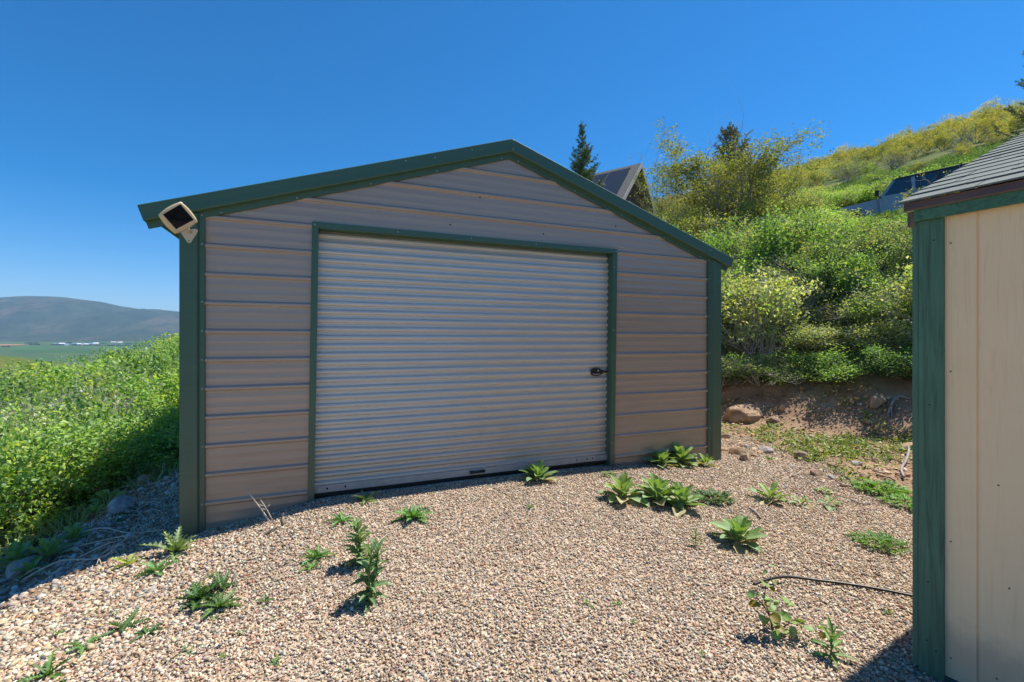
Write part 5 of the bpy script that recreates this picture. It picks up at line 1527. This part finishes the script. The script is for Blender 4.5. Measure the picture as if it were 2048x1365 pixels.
for q, (pp, r_) in enumerate([([(124, 1085), (200, 1076), (260, 1074), (330, 1080)], .006), ([(47, 1168), (120, 1145), (200, 1125), (245, 1105), (278, 1066)], .006), ([(155, 1125), (215, 1110), (262, 1085), (318, 1072)], .004), ([(205, 1000), (245, 988), (300, 975), (335, 968)], .005), ([(262, 980), (272, 998)], .004), ([(160, 1100), (240, 1095), (285, 1080), (275, 1064)], .0035), ([(40, 1165), (75, 1157), (95, 1158)], .004), ([(200, 1120), (235, 1112), (262, 1098), (270, 1075)], .003)]):
    curve_thing('dry_stalk', onground(pp, [.03 + .05 * (k % 2) for k in range(len(pp))]), [r_ * 1.4, r_ * .6], M['straw'], 'pale dry stalk lying across the shaded cobbles left of the garage', 'dry stalk', 5, 'dry stalks on the bank')
rg = np.random.default_rng(91)
for q in range(22):
    px, py = rg.uniform(60, 330), 0; py = np.interp(px, [0, 360], [1165, 1030]) + rg.uniform(-45, 45)
    dx, dy = rg.uniform(-60, 60), rg.uniform(-22, 12)
    curve_thing('dry_stalk', onground([(px, py), (px + dx * .5, py + dy * .5 - 4), (px + dx, py + dy)], [.01, .05, .03]), [.004, .0015], M['straw'], 'pale dry stalk lying across the shaded cobbles left of the garage', 'dry stalk', 4, 'dry stalks on the bank')
for q in range(34):
    px, py = ((rg.uniform(20, 560), rg.uniform(1110, 1340)) if q < 20 else (rg.uniform(1230, 1800), rg.uniform(950, 1330)))
    if py < np.interp(px, [0, 385], [1260, 1110]): continue
    thistle(at(px, py), rg.uniform(.03, .065), 'tiny green sprout among the gravel stones', 600 + q, int(rg.integers(4, 8)), name='sprout', group='tiny sprouts in the gravel', col=(.12, .21, .06), lob=8, rng_el=(.1, .9))
curve_thing('root', onground([(1775, 838), (1786, 812), (1800, 800), (1822, 803)], [.02, .06, .05, .03]), [.014, .02, .010], M['greybark'], 'grey forked root sticking out of the cut bank by the shed', 'root')
curve_thing('root', onground([(1784, 836), (1783, 820), (1790, 808)], [.02, .05, .04]), [.008, .011, .008], M['greybark'], 'thin grey root curling beside the forked root', 'root')
curve_thing('dead_branch', onground([(1808, 962), (1803, 945), (1812, 928), (1818, 905), (1812, 895)], .04), [.012, .015, .009], M['greybark'], 'pale crooked dead branch lying on the weedy soil near the shed', 'branch')
curve_thing('dead_branch', onground([(1498, 1020), (1512, 1030), (1522, 1042)], .02), [.010, .006], M['greybark'], 'short grey twig on the gravel above the lone mullein', 'twig')
curve_thing('dead_branch', onground([(1700, 1002), (1722, 1011), (1740, 1010)], .015), [.008, .005], M['greybark'], 'short dark twig on the gravel beside the tiny seedling', 'twig')

# ---- rocks ---------------------------------------------------------------------------
TAN = (.40, .285, .19); BRN = (.32, .225, .165); GRY = (.36, .33, .31)
p = at(1488, 832); make_rock('boulder', p, (.86, .55, .42), (.33, .235, .155), 'big tan boulder in the cut bank by the right garage corner', 'boulder', None, 1, .45, .52)
make_rock('rock', at(1756, 812), (.30, .22, .27), TAN, 'flat faced tan rock high in the cut bank below roots', 'rock', None, 2, .4)
make_rock('rock', at(1548, 842), (.24, .2, .12), BRN, 'long brown rock lying at the foot of the bare slope', 'rock', None, 3, .2)
make_rock('rock', at(1565, 822), (.10, .09, .14), TAN, 'small upright tan rock on the bare slope', 'rock', None, 4)
make_rock('rock', at(1474, 908), (.20, .15, .15), TAN, 'largest tan stone among the rocks by the right garage corner', 'rock', None, 5)
make_rock('rock', at(1490, 921), (.14, .12, .13), TAN, 'blocky tan stone in front of the rocks by the right garage corner', 'rock', None, 6)
make_rock('rock', at(1530, 906), (.24, .13, .11), GRY, 'long grey stone right of the rocks by the garage corner', 'rock', None, 7, .1)
make_rock('rock', at(1603, 918), (.20, .16, .13), BRN, 'rounded brown stone at the edge of the weedy soil', 'rock', None, 8)
make_rock('rock', at(1632, 950), (.17, .11, .09), BRN, 'flat brown stone at the border of gravel and soil', 'rock', None, 9)
make_rock('rock', at(1451, 877), (.16, .14, .1), BRN, 'brown stone touching the right garage corner', 'rock', None, 10)
make_rock('rock', at(1820, 898), (.3, .25, .12), TAN, 'flat tan slab half buried beside the shed', 'rock', None, 11)
for q, (px, py, s) in enumerate([(1446, 902, .15), (1462, 890, .12), (1495, 896, .11), (1510, 914, .10), (1520, 908, .12), (1482, 893, .13), (1663, 958, .11), (1690, 975, .09), (1730, 955, .13), (1668, 935, .12), (1712, 930, .14), (1752, 925, .12), (1640, 905, .13), (1589, 955, .08), (1585, 935, .07), (1735, 848, .14), (1700, 820, .10), (1680, 800, .09), (1650, 795, .10), (1620, 810, .09), (1600, 800, .08), (1560, 785, .09), (1720, 810, .10), (1640, 840, .09), (1700, 872, .11), (1580, 872, .09), (1530, 870, .10), (1778, 962, .12), (1800, 975, .10), (1745, 968, .09)]):
    make_rock('rock', at(px, py), (s, s * .75, s * .55), [TAN, BRN, GRY, BRN][q % 4], 'small stone on the bare soil between garage and shed', 'rock', 'small stones on the bare soil', 20 + q)
make_rock('rock', at(245, 1024), (.28, .24, .22), GRY, 'pale rounded rock on the shaded bank near the left corner post', 'rock', None, 61)
make_rock('rock', at(48, 1145), (.26, .2, .18), GRY, 'grey rock at the far left of the shaded bank', 'rock', None, 62)
make_rock('rock', at(295, 968), (.22, .2, .2), BRN, 'brownish rock beneath the thicket by the left corner post', 'rock', None, 63)

# ---- valley floor ---------------------------------------------------------------------
def valley(px, py):
    D = np.geomspace(700, 9000, 4000); X = (px - 1024) / F * D; Z = EYE - (py - 682.5) / F * D
    k = np.argmax(Z <= H(X, D, False)); return Vector((X[k], D[k], Hs(X[k], D[k])))
M['roofwhite'] = mat_paint('white_sheet_roof', c4(.75, .76, .78), .5, .4)
M['roofblue'] = mat_paint('blue_sheet_roof', c4(.16, .25, .42), .5, .4)
M['barnwall'] = mat_paint('barn_wall', c4(.55, .53, .5), .8, .2)
for q, (px, py, ln, kind) in enumerate([(112, 690.5, 26, 1), (124, 689.6, 34, 0), (132, 691, 30, 1), (150, 689.7, 36, 1), (158, 690.4, 22, 0), (165, 690.2, 32, 1), (173, 690.8, 22, 0), (182, 690, 42, 1), (191, 688.9, 40, 0), (227, 686.5, 36, 0), (240, 686.8, 34, 0)]):
    c = valley(px, py)
    r_ = empty('farm_building', c, ['white roofed farm building far off on the valley floor', 'blue roofed farm building far off on the valley floor'][kind], 'building', ['white', 'blue'][kind] + ' roofed buildings in the valley', .3 + .5 * (q % 3))
    mb = MB(); mb.box((-ln / 2, -8, -3), (ln / 2, 8, 7)); mb.build('wall', M['barnwall'], r_)
    mb = MB(); mb.prism([(-9, 7.02), (9, 7.02), (0, 13)], lambda a, b: (-ln / 2 - .5, a, b), lambda a, b: (ln / 2 + .5, a, b)); mb.build('roof', M['roofwhite' if kind == 0 else 'roofblue'], r_)
# dark rows of trees between the fields
bv, bf = ico(); V, n = [], 0
rg = np.random.default_rng(15)
for (x0, x1, py) in ((60, 80, 690.2), (104, 122, 690.8), (140, 200, 691.4), (48, 78, 687.2), (118, 145, 686.9), (175, 195, 687.2), (200, 215, 688.5), (250, 330, 688.2), (5, 20, 694), (210, 300, 692)):
    for px in np.arange(x0, x1, 1.3):
        if rg.uniform() < .25: continue
        c = valley(px + rg.uniform(-.5, .5), py + rg.uniform(-.25, .25)); s = rg.uniform(3, 8)
        V.append(bv * np.array([s, s, s * .8]) * rg.uniform(.8, 1.2, (12, 1)) + np.array(c) + np.array([0, 0, s * .5])); n += 1
V = np.concatenate(V); Fc = (bf[None] + (np.arange(n) * 12)[:, None, None]).reshape(-1, 3)
M['fartree'] = mat_paint('far_tree_green', c4(.025, .05, .02), 1, 0)
tag(obj('treeline', mesh_np('treeline', V, [Fc], True), M['fartree']), 'dark rows of trees between the valley fields', 'trees', None, 'stuff')
# bare reddish field
M['redsoil'] = mat_paint('reddish_field', c4(.36, .20, .12), 1, 0, .25, .01)
pp = [(-130, 690.6), (-60, 689.6), (20, 689.4), (44, 690.0), (58, 690.9), (40, 691.9), (-40, 692.6), (-130, 692.4)]
vs = [valley(*q) + Vector((0, 0, 2.5)) for q in pp]
me = bpy.data.meshes.new('field'); me.from_pydata([tuple(v) for v in vs], [], [tuple(range(len(vs)))]); me.update()
tag(obj('field', me, M['redsoil']), kind='structure')

# ---- air ------------------------------------------------------------------------------
HAZE = 6.5e-5
mb = MB(); mb.box((-17000, -17000, -330), (17000, 17000, 900))
t = NT('haze_air'); pv = t.n('ShaderNodeVolumePrincipled'); pv.inputs['Color'].default_value = c4(.44, .69, 1.0); pv.inputs['Density'].default_value = HAZE; pv.inputs['Anisotropy'].default_value = .2
t.t.links.new(pv.outputs[0], t.out.inputs['Volume'])
tag(mb.build('haze', t.m), 'thin blue haze over the valley', 'haze', None, 'stuff')

# ---- sky, sun, camera --------------------------------------------------------------------
AZ, EL = R(63.5), R(62)
sv = Vector((math.sin(AZ) * math.cos(EL), math.cos(AZ) * math.cos(EL), math.sin(EL)))
w = bpy.data.worlds.new('World'); SC.world = w; w.use_nodes = True
nt = w.node_tree; nt.nodes.clear()
out = nt.nodes.new('ShaderNodeOutputWorld'); bg = nt.nodes.new('ShaderNodeBackground'); sk = nt.nodes.new('ShaderNodeTexSky')
sk.sky_type = 'NISHITA'; sk.sun_disc = False; sk.sun_elevation = EL; sk.sun_rotation = AZ; sk.altitude = 2000; sk.air_density = 1.0; sk.dust_density = 1.2; sk.ozone_density = 2.5
hs = nt.nodes.new('ShaderNodeHueSaturation'); hs.inputs['Saturation'].default_value = 1.52
nt.links.new(sk.outputs[0], hs.inputs['Color']); nt.links.new(hs.outputs[0], bg.inputs[0]); nt.links.new(bg.outputs[0], out.inputs[0])
bg.inputs[1].default_value = .071
ld = bpy.data.lights.new('sun', 'SUN'); ld.energy = 3.4; ld.angle = R(.53); ld.color = (1.0, .93, .82)
lo = bpy.data.objects.new('sun', ld); COL.objects.link(lo); lo.rotation_euler = sv.to_track_quat('Z', 'Y').to_euler(); lo.location = (20, 10, 40)
cd = bpy.data.cameras.new('camera'); cd.sensor_width = 36; cd.lens = F / 2048 * 36; cd.clip_start = .05; cd.clip_end = 60000
co_ = bpy.data.objects.new('camera', cd); COL.objects.link(co_); co_.location = (0, 0, EYE); co_.rotation_euler = (R(90), 0, 0)
SC.camera = co_
SC.view_settings.view_transform = 'Standard'; SC.view_settings.look = 'None'; SC.view_settings.gamma = 1; SC.view_settings.exposure = 1.25
SC.cycles.max_bounces = 8; SC.cycles.diffuse_bounces = 5; SC.cycles.glossy_bounces = 3; SC.cycles.transmission_bounces = 6; SC.cycles.volume_bounces = 0
SC.cycles.use_adaptive_sampling = False
SC.cycles.use_denoising = True; SC.cycles.denoiser = 'OPENIMAGEDENOISE'; SC.cycles.denoising_input_passes = 'RGB_ALBEDO_NORMAL'; SC.cycles.denoising_prefilter = 'ACCURATE'
